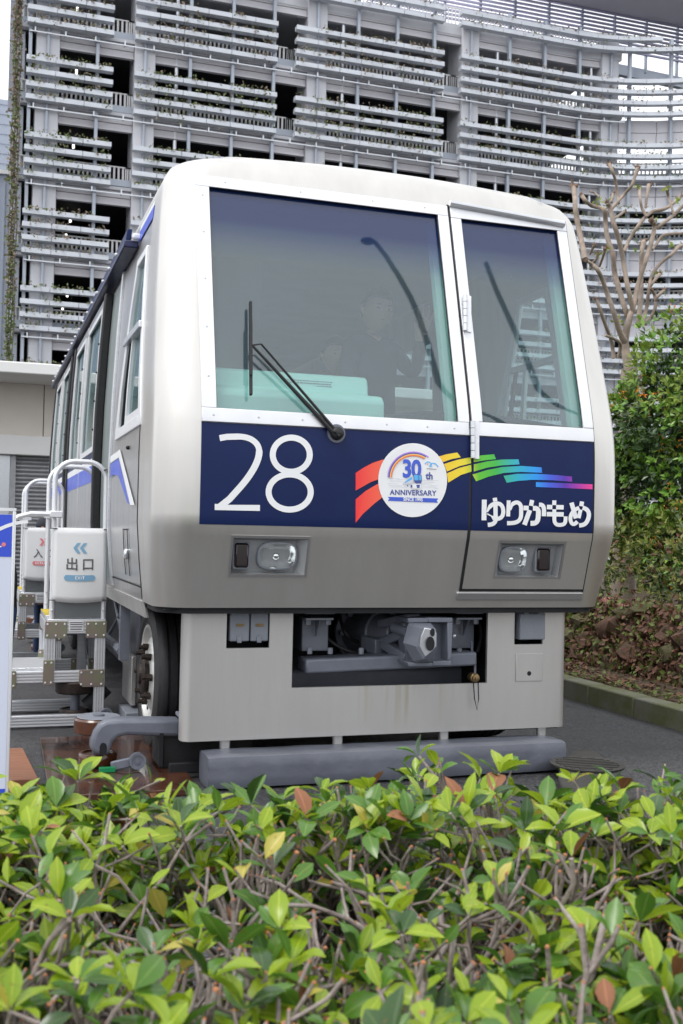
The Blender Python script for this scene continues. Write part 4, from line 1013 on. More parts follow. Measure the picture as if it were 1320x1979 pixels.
for s in (-1, 1):
    # cab side window with transom and sliding lower half
    wy = lambda t, z: syv(('w', 0), z)*(1-t)+syv(('w', 1), z)*t
    gl = side_plate('cab_side_window', .0, 1., 1.86, 2.76, -.010, glass_side, tr, .006, s, fn=wy)
    side_plate('window_frame', -.10, .0, 1.80, 2.80, .010, 'alu', gl, .03, s, .004, fn=wy); side_plate('window_frame', 1.0, 1.14, 1.80, 2.80, .010, 'alu', gl, .03, s, .004, fn=wy)
    side_plate('window_frame', 0, 1., 1.80, 1.86, .0105, 'alu', gl, .03, s, .004, fn=wy); side_plate('window_frame', 0, 1, 2.755, 2.80, .0105, 'alu', gl, .03, s, .004, fn=wy)
    side_plate('transom', -.06, 1.12, 2.335, 2.375, .026, 'alu2', gl, .04, s, .004, fn=wy)
    side_plate('sash_rail', .62, .68, 1.862, 2.335, .006, 'alu', gl, .02, s, fn=wy); side_plate('sash_rail', .86, .90, 1.862, 2.335, .004, 'rubber', gl, .02, s, fn=wy)
    side_plate('sash_rail', .0, .62, 1.862, 1.90, .006, 'alu', gl, .02, s, fn=wy)
    # door jamb and leaves of the outside sliding doors
    side_plate('door_jamb', 1.93, 2.43, .93, 2.86, .003, 'jamb', tr, .02, s)
    side_plate('cab_panel_edge', 1.88, 1.93, .90, 2.90, .014, 'alu2', tr, .02, s, .004)
    for li, (a, c, w0, w1) in enumerate(LEAVES):
        lf = side_plate('door_leaf', a, c, .93, 1.80, .045, 'steel_v', tr, .035, s, .004)
        side_plate('leaf_head', a, c, 2.80, 2.875, .045, 'steel_v', lf, .035, s, .004)
        side_plate('leaf_stile', a, w0-.02, 1.801, 2.799, .045, 'steel_v', lf, .035, s, .004); side_plate('leaf_stile', w1+.02, c, 1.801, 2.799, .045, 'steel_v', lf, .035, s, .004)
        side_plate('leaf_glass', w0-.02, w1+.02, 1.80, 2.80, .030, glass_side, lf, .006, s)
        for q in ((w0-.025, w0+.015, 1.80, 2.80), (w1-.015, w1+.025, 1.80, 2.80)): side_plate('glass_bead', *q, .052, 'alu', lf, .012, s)
        side_plate('glass_bead', w0, w1, 1.795, 1.835, .052, 'alu', lf, .012, s); side_plate('glass_bead', w0, w1, 2.77, 2.805, .052, 'alu', lf, .012, s)
        side_plate('white_stripe', a+.01, c-.01, 1.70, 1.75, .048, 'white', lf, .003, s); side_plate('blue_stripe', a+.01, c-.01, 1.585, 1.70, .048, 'blue', lf, .003, s)
        side_plate('navy_stripe', a+.01, c-.01, 1.75, 1.79, .048, 'navy', lf, .003, s)
        if li in (0, 2): side_plate('leaf_edge_rubber', a-.075, a-.002, .93, 2.87, .062, 'rubber', lf, .06, s, .01)
        if li in (1, 3): side_plate('leaf_edge_rubber', c+.002, c+.085, .93, 2.87, .062, 'rubber', lf, .06, s, .01)
        b = MB()
        for zz_ in (1.95, 2.15, 2.35, 2.55): b.ball((X0+s*(wd(zz_)+.055), w0-.01, zz_), .008, 6, 4)
        tag(b.build('bead_screws', 'dark', lf), kind='stuff')
    side_plate('white_stripe', 4.98, 5.26, 1.70, 1.75, .004, 'white', tr, .003, s); side_plate('blue_stripe', 4.98, 5.26, 1.585, 1.70, .004, 'blue', tr, .003, s)
    side_plate('white_stripe', 7.6, 8.5, 1.70, 1.75, .004, 'white', tr, .003, s); side_plate('blue_stripe', 7.6, 8.5, 1.585, 1.70, .004, 'blue', tr, .003, s)
    side_plate('dark_window', 7.75, 8.4, 1.85, 2.75, .004, 'dash', tr, .004, s)
    # gutter over the doors
    side_plate('door_gutter', 1.30, 8.1, 2.905, 2.95, .085, 'gutter', tr, .085, s, .008)
    side_plate('gutter_upstand', 1.32, 4.2, 2.951, 3.02, .075, 'navy', tr, .03, s, .006)
    side_plate('roof_stripe', .74, 1.28, 2.93, 3.0, .004, 'blue', tr, .003, s); side_plate('roof_stripe', .74, 1.28, 3.0, 3.03, .004, 'white', tr, .003, s)
    b = MB(); b.box((X0+s*1.20, 1.25, 2.945), (X0+s*1.25, 1.295, 2.98)); b.build('gutter_bracket', 'white', tr, bevel=.01)
    b = MB(); y = 1.7
    while y < 8: b.ball((X0+s*1.292, y, 2.955), .012, 6, 4); y += .38
    tag(b.build('gutter_bolts', 'alu', tr), kind='stuff')
    side_plate('sole_bar', .62, 8.5, .80, .885, .004, 'skirt', tr, .02, s)
    # panel seams and hatch on the cab side
    side_plate('mask_seam', .600, .606, .90, 1.80, .0035, 'dark', tr, .004, s)
    side_plate('panel_seam', .61, 1.88, .955, .962, .0035, 'dark', tr, .004, s)
    for q in ((1.02, 1.027, 1.0, 1.26), (1.20, 1.207, 1.0, 1.26)): side_plate('hatch_seam', *q, .0035, 'dark', tr, .004, s)
    side_plate('hatch_seam', 1.02, 1.207, 1.255, 1.262, .0036, 'dark', tr, .004, s)
    hx = X0+s*(wd(1.12)+.006); MB().box((hx-.012, 1.05, 1.09), (hx+.012, 1.11, 1.15)).build('hatch_handle', 'chrome', tr, bevel=.01)
    b = MB(); b.ball((X0+s*(wd(1.71)+.003), 1.05, 1.715), .012, 8, 5); b.build('side_lock', 'dark', tr)
# slanted tail of the stripe on the cab side
sd_ = Decal(lambda u, v: onx(u, v, X0-(wd(1.6)+.003)), (-.00025, 0, 0))
sd_.poly([(213.6, 882), (232, 868.5), (260, 976), (251.5, 976), (229.5, 884), (213.6, 895)]); sd_.build('white_stripe', 'white', tr)
sd_ = Decal(lambda u, v: onx(u, v, X0-(wd(1.6)+.0045)), (-.00025, 0, 0))
sd_.poly([(213.6, 896.5), (229, 886), (233, 901), (213.6, 923)]); sd_.poly([(219, 917), (233, 901), (250.5, 975), (246.5, 972), (229, 920)]); sd_.build('blue_stripe', 'blue', tr)

# ---- interior
inn = MB().box((X0-1.15, .20, 1.02), (X0+1.15, 8.5, 1.07)).build('cab_floor', 'dash', tr)
MB().box((X0-1.1, .5, 3.02), (X0+1.1, 8.5, 3.06)).build('ceiling', 'interior', inn)
b = MB(); 
b.box((X0-1.16, 1.75, 1.07), (X0-.35, 1.80, 3.02)); b.build('cab_partition', 'interior', inn)
b = MB(); b.box((X0-.9, 4.9, 1.07), (X0-.2, 5.0, 3.0)); b.build('seat_partition', 'interior', inn)
for y in (3.0, 4.2, 5.4, 6.6):
    MB().box((X0+.45, y, 1.07), (X0+1.1, y+.45, 1.5)).build('seat', 'blue', inn, bevel=.05)
# mint control desk cover and black ledge behind the glass
a = fpx(416, 716, -.25); 
def desk_pt(px, py, dy): return ony(px, py, dy)
mt = MB()
rowsd = [(.10, 1.80), (.10, 1.93), (.13, 1.965), (.2, 1.975), (.21, 2.02), (.225, 2.06), (.25, 2.075), (.45, 2.085), (.45, 1.8)]
xl, xr = -.975, -.145
vs = []
for (y, z) in rowsd:
    ex = .05 if z < 1.97 else 0
    vs += [(xl, y, z), (xr+ex, y, z)]
n = len(rowsd); mt.add(vs, [(2*i, 2*i+1, 2*i+3, 2*i+2) for i in range(n-1)]+[tuple(2*i+1 for i in range(n)), tuple(2*i for i in range(n))])
desk = mt.build('control_desk_cover', 'mint', tr, bevel=.012)
nt_ = Decal(lambda u, v: Vector((-.62+u, .2085+v*.3, 1.985+v)))
nt_.poly([(0, 0), (.30, 0), (.30, .055), (0, .055)]); ntc = nt_.build('desk_notice', 'sheet', desk)
nt2 = Decal(lambda u, v: Vector((-.62+u, .2075+v*.3, 1.985+v)))
random.seed(2)
for r in range(4):
    u = .02
    while u < .27:
        l = random.uniform(.006, .016); nt2.poly([(u, .009+r*.012), (u+l, .009+r*.012), (u+l, .014+r*.012), (u, .014+r*.012)]); u += l+.004
nt2.build('notice_lines', 'pgrey', ntc, 'stuff')
b = MB(); pts = [(-.14+i*.06, 1.86+.055*math.sin(math.pi*(i/20)**.8)) for i in range(20)]
b.prism([(-.13, .14, 1.75)]+[(x, .14, z) for x, z in pts]+[(1.02, .14, 1.75)], (0, .35, 0)); b.build('black_ledge', 'dash', desk, bevel=.01)
MB().box((.268, .06, 1.8), (.41, .1, 2.99)).build('inner_pillar', 'mint', tr) if False else None
front_plate('inner_pillar', .255, .42, 1.82, 3.02, -.07, 'mint', tr, .05)
front_plate('inner_pillar', -1.06, -1.0, 1.82, 3.02, -.07, 'mint', tr, .05); front_plate('inner_pillar', .985, 1.06, 1.82, 3.02, -.07, 'mint', tr, .05)
front_plate('inner_header', -1.06, 1.06, 2.98, 3.03, -.09, 'interior', tr, .05)

# ---- wheels
def wheel(x, y, s, name='wheel'):
    b = MB(); R_, zc = .43, .428
    prof = [(0, .285), (.0, .30), (-.012, .32), (-.012, .37), (.0, .405), (.02, .422), (.035, R_)]
    for k in range(5): xx = .05+k*.05; prof += [(xx, R_), (xx+.004, R_-.012), (xx+.012, R_-.012), (xx+.016, R_)]
    prof += [(.285, R_), (.31, .405), (.32, .36), (.31, .29)]
    ax = (-s, 0, 0)
    b.lathe(prof, (x, y, zc), ax, 48); o = b.build('wheel', 'tyre', tr, angle=30)
    r = MB(); r.lathe([(.02, .286), (-.004, .284), (-.002, .270), (.035, .255), (.045, .24), (.012, .20), (-.004, .14), (-.004, .0)], (x, y, zc), ax, 40); ro = r.build('rim', 'rim', o, angle=40)
    h = MB(); h.lathe([(.01, .10), (-.03, .115), (-.04, .10), (-.04, .06), (-.055, .05), (-.06, 0)], (x, y, zc), ax, 24)
    for k in range(8):
        a = k*math.pi/4; p = Vector((x, y+.155*math.cos(a), zc+.155*math.sin(a))); q = p+Vector((s*.03, 0, 0)); h.cyl(p, q, .022, n=6); h.cyl(q, q+Vector((s*.025, 0, 0)), .013, n=6)
    h.build('hub', 'rust', ro, angle=40)
    v = MB()
    for k in range(4): a = k*math.pi/2+.4; c = Vector((x+s*.0-s*.03, y+.215*math.cos(a), zc+.215*math.sin(a))); v.lathe([(0, .022), (.004, .02), (.004, 0)], c+Vector((s*.012, 0, 0)), (s, 0, 0), 10)
    tag(v.build('hand_holes', 'dark', ro), kind='stuff')
for y in (1.22, 6.7):
    wheel(-1.10, y, -1); wheel(1.11, y, 1)
# ---- running gear
MB().box((-.75, .7, .36), (.75, 8.2, .5)).build('axle_frame', 'grey', tr, bevel=.02)
for y in (1.22, 6.7): b = MB(); b.cyl((-.85, y, .43), (.85, y, .43), .11, n=16); b.ball((0, y, .43), .26, 16, 10); b.build('axle', 'grey', tr)
def guide_arm(s, ya, yw, m1='grey', m2='brown'):
    """cast arm carrying two horizontal guide rollers"""
    f = 1 if ya > yw else -1
    b = MB(); pts = [(s*.80, ya-.06, .245), (s*1.0, ya-.06, .25), (s*1.20, ya-.06, .262), (s*1.29, ya-.06, .258), (s*1.345, ya-.06, .225), (s*1.365, ya-.06, .17), (s*1.365, ya-.06, .07)]
    if m1 == 'dark': pts = [(s*(1.24+.02*i), ya, .24-.02*i) for i in range(7)]
    if m1 == 'dark': b.tube(pts, .05, 12); arm = b.build('guide_arm', m1, tr)
    else:
        OUT = [(1190, 1022), (900, 1018), (700, 1020), (600, 1030), (535, 1062), (495, 1120), (474, 1185), (468, 1270), (512, 1302), (615, 1304), (636, 1245), (652, 1200), (692, 1166), (760, 1152), (1000, 1160), (1190, 1165)]
        O3 = [ony(60+u/4.125, 1140+v/4.125, .53) for u, v in OUT]
        b.prism([(p.x, ya-.13, p.z) for p in O3], (0, .11, 0)); arm = b.build('guide_arm', m1, tr, bevel=.022, seg=3)
        hc_ = [ony(60+u/4.125, 1140+v/4.125, .53) for u, v in [(540, 1300), (540, 1235), (552, 1212), (570, 1206), (590, 1215), (598, 1240), (594, 1300)]]
        h_ = MB(); h_.add([(p.x, ya-.1315, p.z) for p in hc_], [tuple(range(7))]); h_.build('arm_slot', 'dark', arm)
    b = MB(); b.box((s*.72, ya-.11, .27), (s*1.02, ya+.11, .292)); b.build('arm_mount', 'grey_l', arm, bevel=.006)
    b = MB(); b.cyl((s*1.43, ya+.04, .06), (s*1.43, ya+.04, .30), .03, n=14); b.build('roller_shaft', 'grey', arm)
    for z0, z1, r in ((.205, .285, .125), (.045, .105, .098)):
        t = MB(); t.lathe([(0, r*.55), (0, r*.92), (.01, r), (z1-z0-.01, r), (z1-z0, r*.93), (z1-z0, r*.80), (z1-z0-.008, r*.78), (z1-z0-.008, r*.2), (z1-z0+.01, r*.18), (z1-z0+.01, 0)], (s*1.43, ya+.04, z0), (0, 0, 1), 32)
        t.build('guide_roller', m2, arm, angle=40)
    t = MB(); t.lathe([(0, .112), (.003, .108), (.003, 0)], (s*1.43, ya+.04, .288), (0, 0, 1), 28); t.build('roller_cap', 'grey_l', arm)
    t = MB(); t.lathe([(-.015, .02), (-.015, .042), (.015, .042), (.015, .03), (.01, .028), (.01, .012), (.018, .012), (.018, 0)], (s*1.25, ya-.13, .085), (0, -1, 0), 24); t.build('caster', 'grey', arm)
    MB().bar((s*1.38, ya-.12, .06), (s*1.25, ya-.12, .085), .02, .05).build('caster_fork', 'grey', arm, bevel=.008)
    return arm
for s in (-1,):
    for ya, yw, a_, b_ in ((.62, 1.22, 'grey', 'brown'), (2.05, 1.22, 'dark', 'rust'), (6.1, 6.7, 'grey', 'brown'), (7.3, 6.7, 'grey', 'brown')): guide_arm(s, ya, yw, a_, b_)
# rubber curtain, underfloor gear between the axles
b = MB(); b.box((-1.14, .50, .225), (-.62, .74, .245)); fl = b.build('current_shoe_mount', 'grey', tr, bevel=.004)
b = MB(); b.box((-1.12, .52, .03), (-.64, .56, .222)); b.build('rubber_flap', 'rubber', fl, bevel=.01)
b = MB(); b.cyl((-1.12, .60, .1), (-.64, .60, .1), .07, n=20); b.build('rubber_roll', 'tyre', fl)
b = MB(); b.box((-1.14, .49, .05), (-1.12, .72, .22)); b.build('end_plate', 'dark', fl)
MB().bar((-1.10, .42, .055), (-.90, .42, .055), .03, .05).build('tie_bar', 'dark', fl, bevel=.004)
for (a, c, m) in (((-1.05, 2.0, .3), (-.3, 2.9, .86), 'grey'), ((-1.0, 3.1, .25), (-.2, 4.4, .86), 'dark'), ((-1.08, 4.5, .32), (-.4, 5.6, .86), 'grey'), ((-.2, 2.0, .35), (1.0, 5.6, .86), 'dark')):
    MB().box(a, c).build('underfloor_case', m, tr, bevel=.015)
for (p, q, r) in (((-1.15, 1.75, .82), (-1.15, 3.3, .35), .012), ((-1.15, 2.5, .80), (-1.15, 1.78, .45), .012), ((-1.18, 1.78, .5), (-1.18, 5.8, .5), .03)):
    MB().cyl(p, q, r, n=8).build('under_pipe', 'grey', tr)
MB().box((-1.2, 1.72, .45), (-1.14, 1.78, .86)).build('bracket', 'grey', tr); MB().box((-1.15, 1.75, .06), (-1.02, 2.1, .12)).build('side_step', 'grey_l', tr, bevel=.004)
MB().box((-1.10, 1.9, .14), (-1.07, 2.35, .45)).build('mud_guard', 'skirt', tr, bevel=.004)
# ================================================================ BOARDING STEPS
M['yellow'] = mat('yellow_tape', (.75, .55, .02), .5, 0, .1, 20)
M['checker'] = mat('checker_plate', (.70, .71, .72), .32, .7, .08, 30, .8, 120)
M['kick'] = mat('clear_grey_kickplate', (.20, .215, .22), .25, .2, .15, 5)
M['ink'] = mat('sign_ink', (.09, .09, .095), .5, var=.02); M['signblue'] = mat('sign_blue', (.19, .38, .55), .5, var=.02); M['signpink'] = mat('sign_pink', (.72, .20, .22), .5, var=.02)
def tag_rivets(mb, x0, x1, z0, z1, y, nx, nz):
    for i in range(nx):
        for j in range(nz): mb.ball((x0+(x1-x0)*i/max(1, nx-1), y, z0+(z1-z0)*j/max(1, nz-1)), .007, 6, 4, (1, .6, 1))
def make_steps(dx, dy, label):
    yn, ya = 2.0+dy, 2.62+dy
    t = thing('boarding_steps', (-1.55+dx, 2.3+dy, 0), label, 'steps', 'aluminium boarding steps beside the train')
    X = lambda x: x+dx
    for y in (yn, ya):
        for hx0, hx1, zt, dd in ((-1.595, -1.275, 1.685, 0),):
            r = .12; p = [(X(hx0), y, .62)]+[(X(hx0), y, z) for z in (.9, 1.2, zt-r)]+[(X(hx0)+r-r*math.cos(a), y, zt-r+r*math.sin(a)) for a in [rad(q) for q in range(12, 91, 13)]]
            p += [(X(hx1)-r+r*math.sin(a), y, zt-r+r*math.cos(a)) for a in [rad(q) for q in range(0, 91, 13)]]+[(X(hx1), y, 1.2), (X(hx1), y, .9), (X(hx1), y, .62)]
            b = MB(); b.tube(p, .0165, 10); h = b.build('handrail_hoop', 'alu', t)
            b = MB()
            for z in (.66, .74, .82): b.ball((X(hx0), y-.018, z), .008, 6, 4); b.ball((X(hx1), y-.018, z), .008, 6, 4)
            tag(b.build('hoop_bolts', 'alu2', h), kind='stuff')
        zr = 1.345
        p = [(X(-1.56), y-.03, zr), (X(-1.74), y-.03, zr), (X(-1.81), y-.03, zr-.02), (X(-1.88), y-.03, zr-.075), (X(-1.92), y-.03, zr-.15), (X(-1.93), y-.03, zr-.4), (X(-1.94), y-.03, .38)]
        b = MB(); b.tube(p, .016, 10); b.build('lower_handrail', 'alu', t)
        b = MB(); b.box((X(-1.625), y-.052, zr-.022), (X(-1.545), y-.017, zr+.022)); b.build('rail_clamp', 'alu', t, bevel=.006)
        # frame
        for (a, c, n_) in (((X(-1.62), .59), (X(-1.258), .685), 'top_rail'), ((X(-1.88), .285), (X(-1.262), .36), 'mid_rail'), ((X(-1.88), .01), (X(-1.35), .085), 'bottom_rail')):
            o = MB().box((a[0], y-.02, a[1]), (c[0], y+.02, c[1])).build(n_, 'alu2', t, bevel=.004)
            b = MB()
            for k in range(4): zz_ = a[1]+(c[1]-a[1])*(k+.5)/4; b.box((a[0]+.01, y-.0235, zz_-.004), (c[0]-.01, y-.0201, zz_+.004))
            tag(b.build('rail_rib', 'alu', o), kind='stuff')
        for (x, z0, z1) in ((-1.60, .362, .588), (-1.292, .001, .588), (-1.855, .087, .283)):
            o = MB().box((X(x)-.034, y-.022, z0), (X(x)+.034, y+.022, z1)).build('leg', 'alu2', t, bevel=.004)
            b = MB()
            for k in range(4): b.box((X(x)-.026+k*.016, y-.0255, z0+.005), (X(x)-.020+k*.016, y-.0221, z1-.005))
            tag(b.build('leg_rib', 'alu', o), kind='stuff')
        for (x0, x1, z0, z1) in ((-1.635, -1.50, .565, .672), (-1.385, -1.255, .565, .672), (-1.64, -1.575, .27, .43), (-1.42, -1.265, .255, .365), (-1.90, -1.80, .255, .365), (-1.90, -1.855, .0, .19)):
            b = MB(); b.box((X(x0), y-.031, z0), (X(x1), y-.0265, z1)); g = b.build('gusset_plate', 'zinc', t, bevel=.002)
            b = MB(); tag_rivets(b, X(x0)+.015, X(x1)-.015, z0+.018, z1-.018, y-.033, 3 if x1-x0 > .08 else 2, 2); tag(b.build('plate_rivets', 'alu', g), kind='stuff')
        b = MB(); b.box((X(-1.49), y-.0275, .61), (X(-1.40), y-.0236, .67)); lb_ = b.build('load_label', 'sheet', t)
        b = MB()
        for r in range(3): b.box((X(-1.482), y-.0285, .618+r*.015), (X(-1.41+r*.004), y-.0276, .625+r*.015))
        b.box((X(-1.485), y-.0285, .661), (X(-1.405), y-.0276, .667)); tag(b.build('label_print', 'pgrey', lb_), kind='stuff')
        b = MB(); b.box((X(-1.58), y-.006, .69), (X(-1.29), y+.004, .815)); b.build('kick_plate', 'kick', t)
    MB().box((X(-1.63), yn+.021, .67), (X(-1.255), ya-.021, .705)).build('platform', 'checker', t, bevel=.004)
    for k in range(5): MB().box((X(-1.632), yn+.06+k*.11, .7055), (X(-1.57), yn+.11+k*.11, .709)).build('hazard_stripe', 'yellow', t)
    MB().box((X(-1.635), yn+.03, .60), (X(-1.625), ya-.03, .669)).build('nosing', 'checker', t)
    MB().box((X(-1.89), yn+.021, .345), (X(-1.60), ya-.021, .378)).build('tread', 'checker', t, bevel=.004)
    MB().box((X(-1.605), yn+.022, .38), (X(-1.598), ya-.022, .60)).build('riser', 'alu2', t)
    MB().bar((X(-1.37), yn+.14, .58), (X(-1.33), yn+.10, .10), .014, .014).build('brace_rod', 'chrome', t)
    MB().box((X(-1.40), ya-.25, .02), (X(-1.335), ya-.22, .62)).build('inner_post', 'alu2', t, bevel=.004)
    return t
make_steps(0, 0, 'aluminium boarding steps hung with the exit sign')
make_steps(-.06, 2.95, 'aluminium boarding steps hung with the entrance sign')
def hung_sign(dx, yp, label, jp, en, ink, left):
    x0, x1, z0, z1 = -1.598+dx, -1.268+dx, .80, 1.262
    def S(u, v, off=0.):         # bowed sheet
        return Vector((x0+(x1-x0)*u, yp-off-.016*math.sin(math.pi*u)-.012*math.sin(math.pi*(1-v))*u, z0+(z1-z0)*v-.012*math.sin(math.pi*u)*(1-v)))
    b = MB(); N = 12; vs = [S(i/N, j/N) for j in range(N+1) for i in range(N+1)]
    b.add(vs, [(j*(N+1)+i, j*(N+1)+i+1, (j+1)*(N+1)+i+1, (j+1)*(N+1)+i) for j in range(N) for i in range(N)])
    o = b.build('sign_sheet', 'sheet'); so = o.modifiers.new('thickness', 'SOLIDIFY'); so.thickness = .002; so.offset = 1
    tag(o, label, 'sign')
    fn = lambda u, v: S(.5+u/.33, .5+v/.46, .003)
    for k in (0, 1):
        d = Decal(fn); sx_ = -1 if left else 1; cx_ = sx_*(-.030+k*.040); q_ = .022; d.poly([(cx_-sx_*.012, .138), (cx_-sx_*.012+sx_*q_, .138), (cx_+sx_*.012+sx_*q_, .107), (cx_+sx_*.012, .107)]); d.poly([(cx_-sx_*.012, .076), (cx_-sx_*.012+sx_*q_, .076), (cx_+sx_*.012+sx_*q_, .107), (cx_+sx_*.012, .107)]); d.build('arrow', ink, o)
    text_mesh(jp, .082, lambda u, v: fn(u, v+.002), 'sign_text', 'ink', o, .0012, spacing=1.42)
    d = Decal(fn); rr = .018
    d.stroke([(-.098+i*.0098, -.078) for i in range(21)], [2*math.sqrt(max(1e-6, rr*rr-max(0, abs(-.098+i*.0098)-.080)**2)) for i in range(21)])
    d.build('sign_bar', ink, o)
    fn2 = lambda u, v: S(.5+u/.33, .5+v/.46, .0045)
    text_mesh(en, .026, lambda u, v: fn2(u, v-.077), 'sign_text', 'white', o, .0006, spacing=1.15)
    b = MB()
    for u, v in ((0, 0), (1, 0), (0, 1), (1, 1)): p = S(u, v); b.cyl(p+Vector((-.022, -.004, -.006 if v else .006)), p+Vector((.022, -.004, -.006 if v else .006)), .003, n=6)
    tag(b.build('cable_tie', 'rubber', o), kind='stuff')
hung_sign(0, 1.965, 'white sheet sign reading 出口 EXIT with blue arrows', '出口', 'EXIT', 'signblue', True)
hung_sign(-.06, 4.915, 'white sheet sign reading 入口 ENTRANCE with pink arrows', '入口', 'ENTRANCE', 'signpink', False)
b = MB(); p = onx(203, 908, -1.28); b.tube([(-1.295, 1.98, 1.635), (-1.262, 1.97, 1.64), (-1.25, 1.95, 1.645), (-1.262, 1.99, 1.63), (-1.29, 2.01, 1.62)], .005, 6); b.tube([(-1.262, 1.97, 1.64), (-1.22, 1.93, 1.655)], .004, 5)
tag(b.build('cable_tie', 'rubber'), 'black cable tie round the hoop of the exit steps', 'cable tie')

# ================================================================ INFORMATION BOARD (left edge)
ib = thing('information_board', (-2.3, .22, 0), 'tall white standing board with blue head and white arc', 'sign board')
MB().box((-2.78, .20, .0), (-1.895, .225, 1.315)).build('panel', 'board', ib, bevel=.002)
for x in (-2.795, -1.895): MB().box((x, .195, .0), (x+.015, .235, 1.33)).build('edge_trim', 'alu', ib, bevel=.003)
MB().box((-2.795, .195, 1.331), (-1.88, .235, 1.345)).build('edge_trim', 'alu', ib)
f_ = lambda u, v: Vector((u, .1985, v))
d = Decal(f_); d.poly([(-2.78, 1.125), (-1.897, 1.118), (-1.897, 1.314), (-2.78, 1.314)]); d.build('blue_print', 'blue', ib); d = Decal(f_).poly([(-2.78, .002), (-1.897, .002), (-1.897, .045), (-2.78, .045)]); d.build('blue_print', 'blue', ib)
f2_ = lambda u, v: Vector((u, .1972, v))
d = Decal(f2_); d.stroke(arc(-1.80, 1.0, .30, .285, 95, 170, 18), .016); d.build('white_arc', 'white', ib)
d = Decal(f2_); d.poly([(-1.932+.010*math.cos(a), 1.175+.010*math.sin(a)) for a in [rad(q) for q in range(0, 360, 20)]]); d.build('pink_dot', 'signpink', ib)
d = Decal(f2_); d.poly([(-1.945+.0035*math.cos(a), 1.165+.0035*math.sin(a)) for a in [rad(q) for q in range(0, 360, 40)]]); d.build('white_dot', 'white', ib)
for x in (-2.6, -2.1): MB().box((x, .1, .0), (x+.05, .5, .02)).build('foot', 'alu2', ib, bevel=.004)

# ================================================================ BOARDS ON THE GROUND
b = MB(); b.prism([(-1.705, .045, .003), (-1.02, .045, .003), (-.98, 1.48, .003), (-1.675, 1.50, .003)], (0, 0, .032)); tag(b.build('plywood_board', 'wetwood', bevel=.003), 'wet dark brown plywood board under the guide rollers', 'board')
b = MB(); b.prism([(-2.55, .42, .003), (-1.735, .425, .003), (-1.78, 1.22, .003), (-2.55, 1.24, .003)], (0, 0, .03)); tag(b.build('plywood_board', 'wood', bevel=.003), 'dry reddish plywood board beside the information board', 'board')
M['green'] = mat('green_tag', (.0, .22, .07), .4, var=.05)
b = MB(); b.box((-1.44, .47, .036), (-1.36, .50, .062)); tag(b.build('wheel_chock', 'green', bevel=.003), 'small green block on the wet plywood board', 'block')

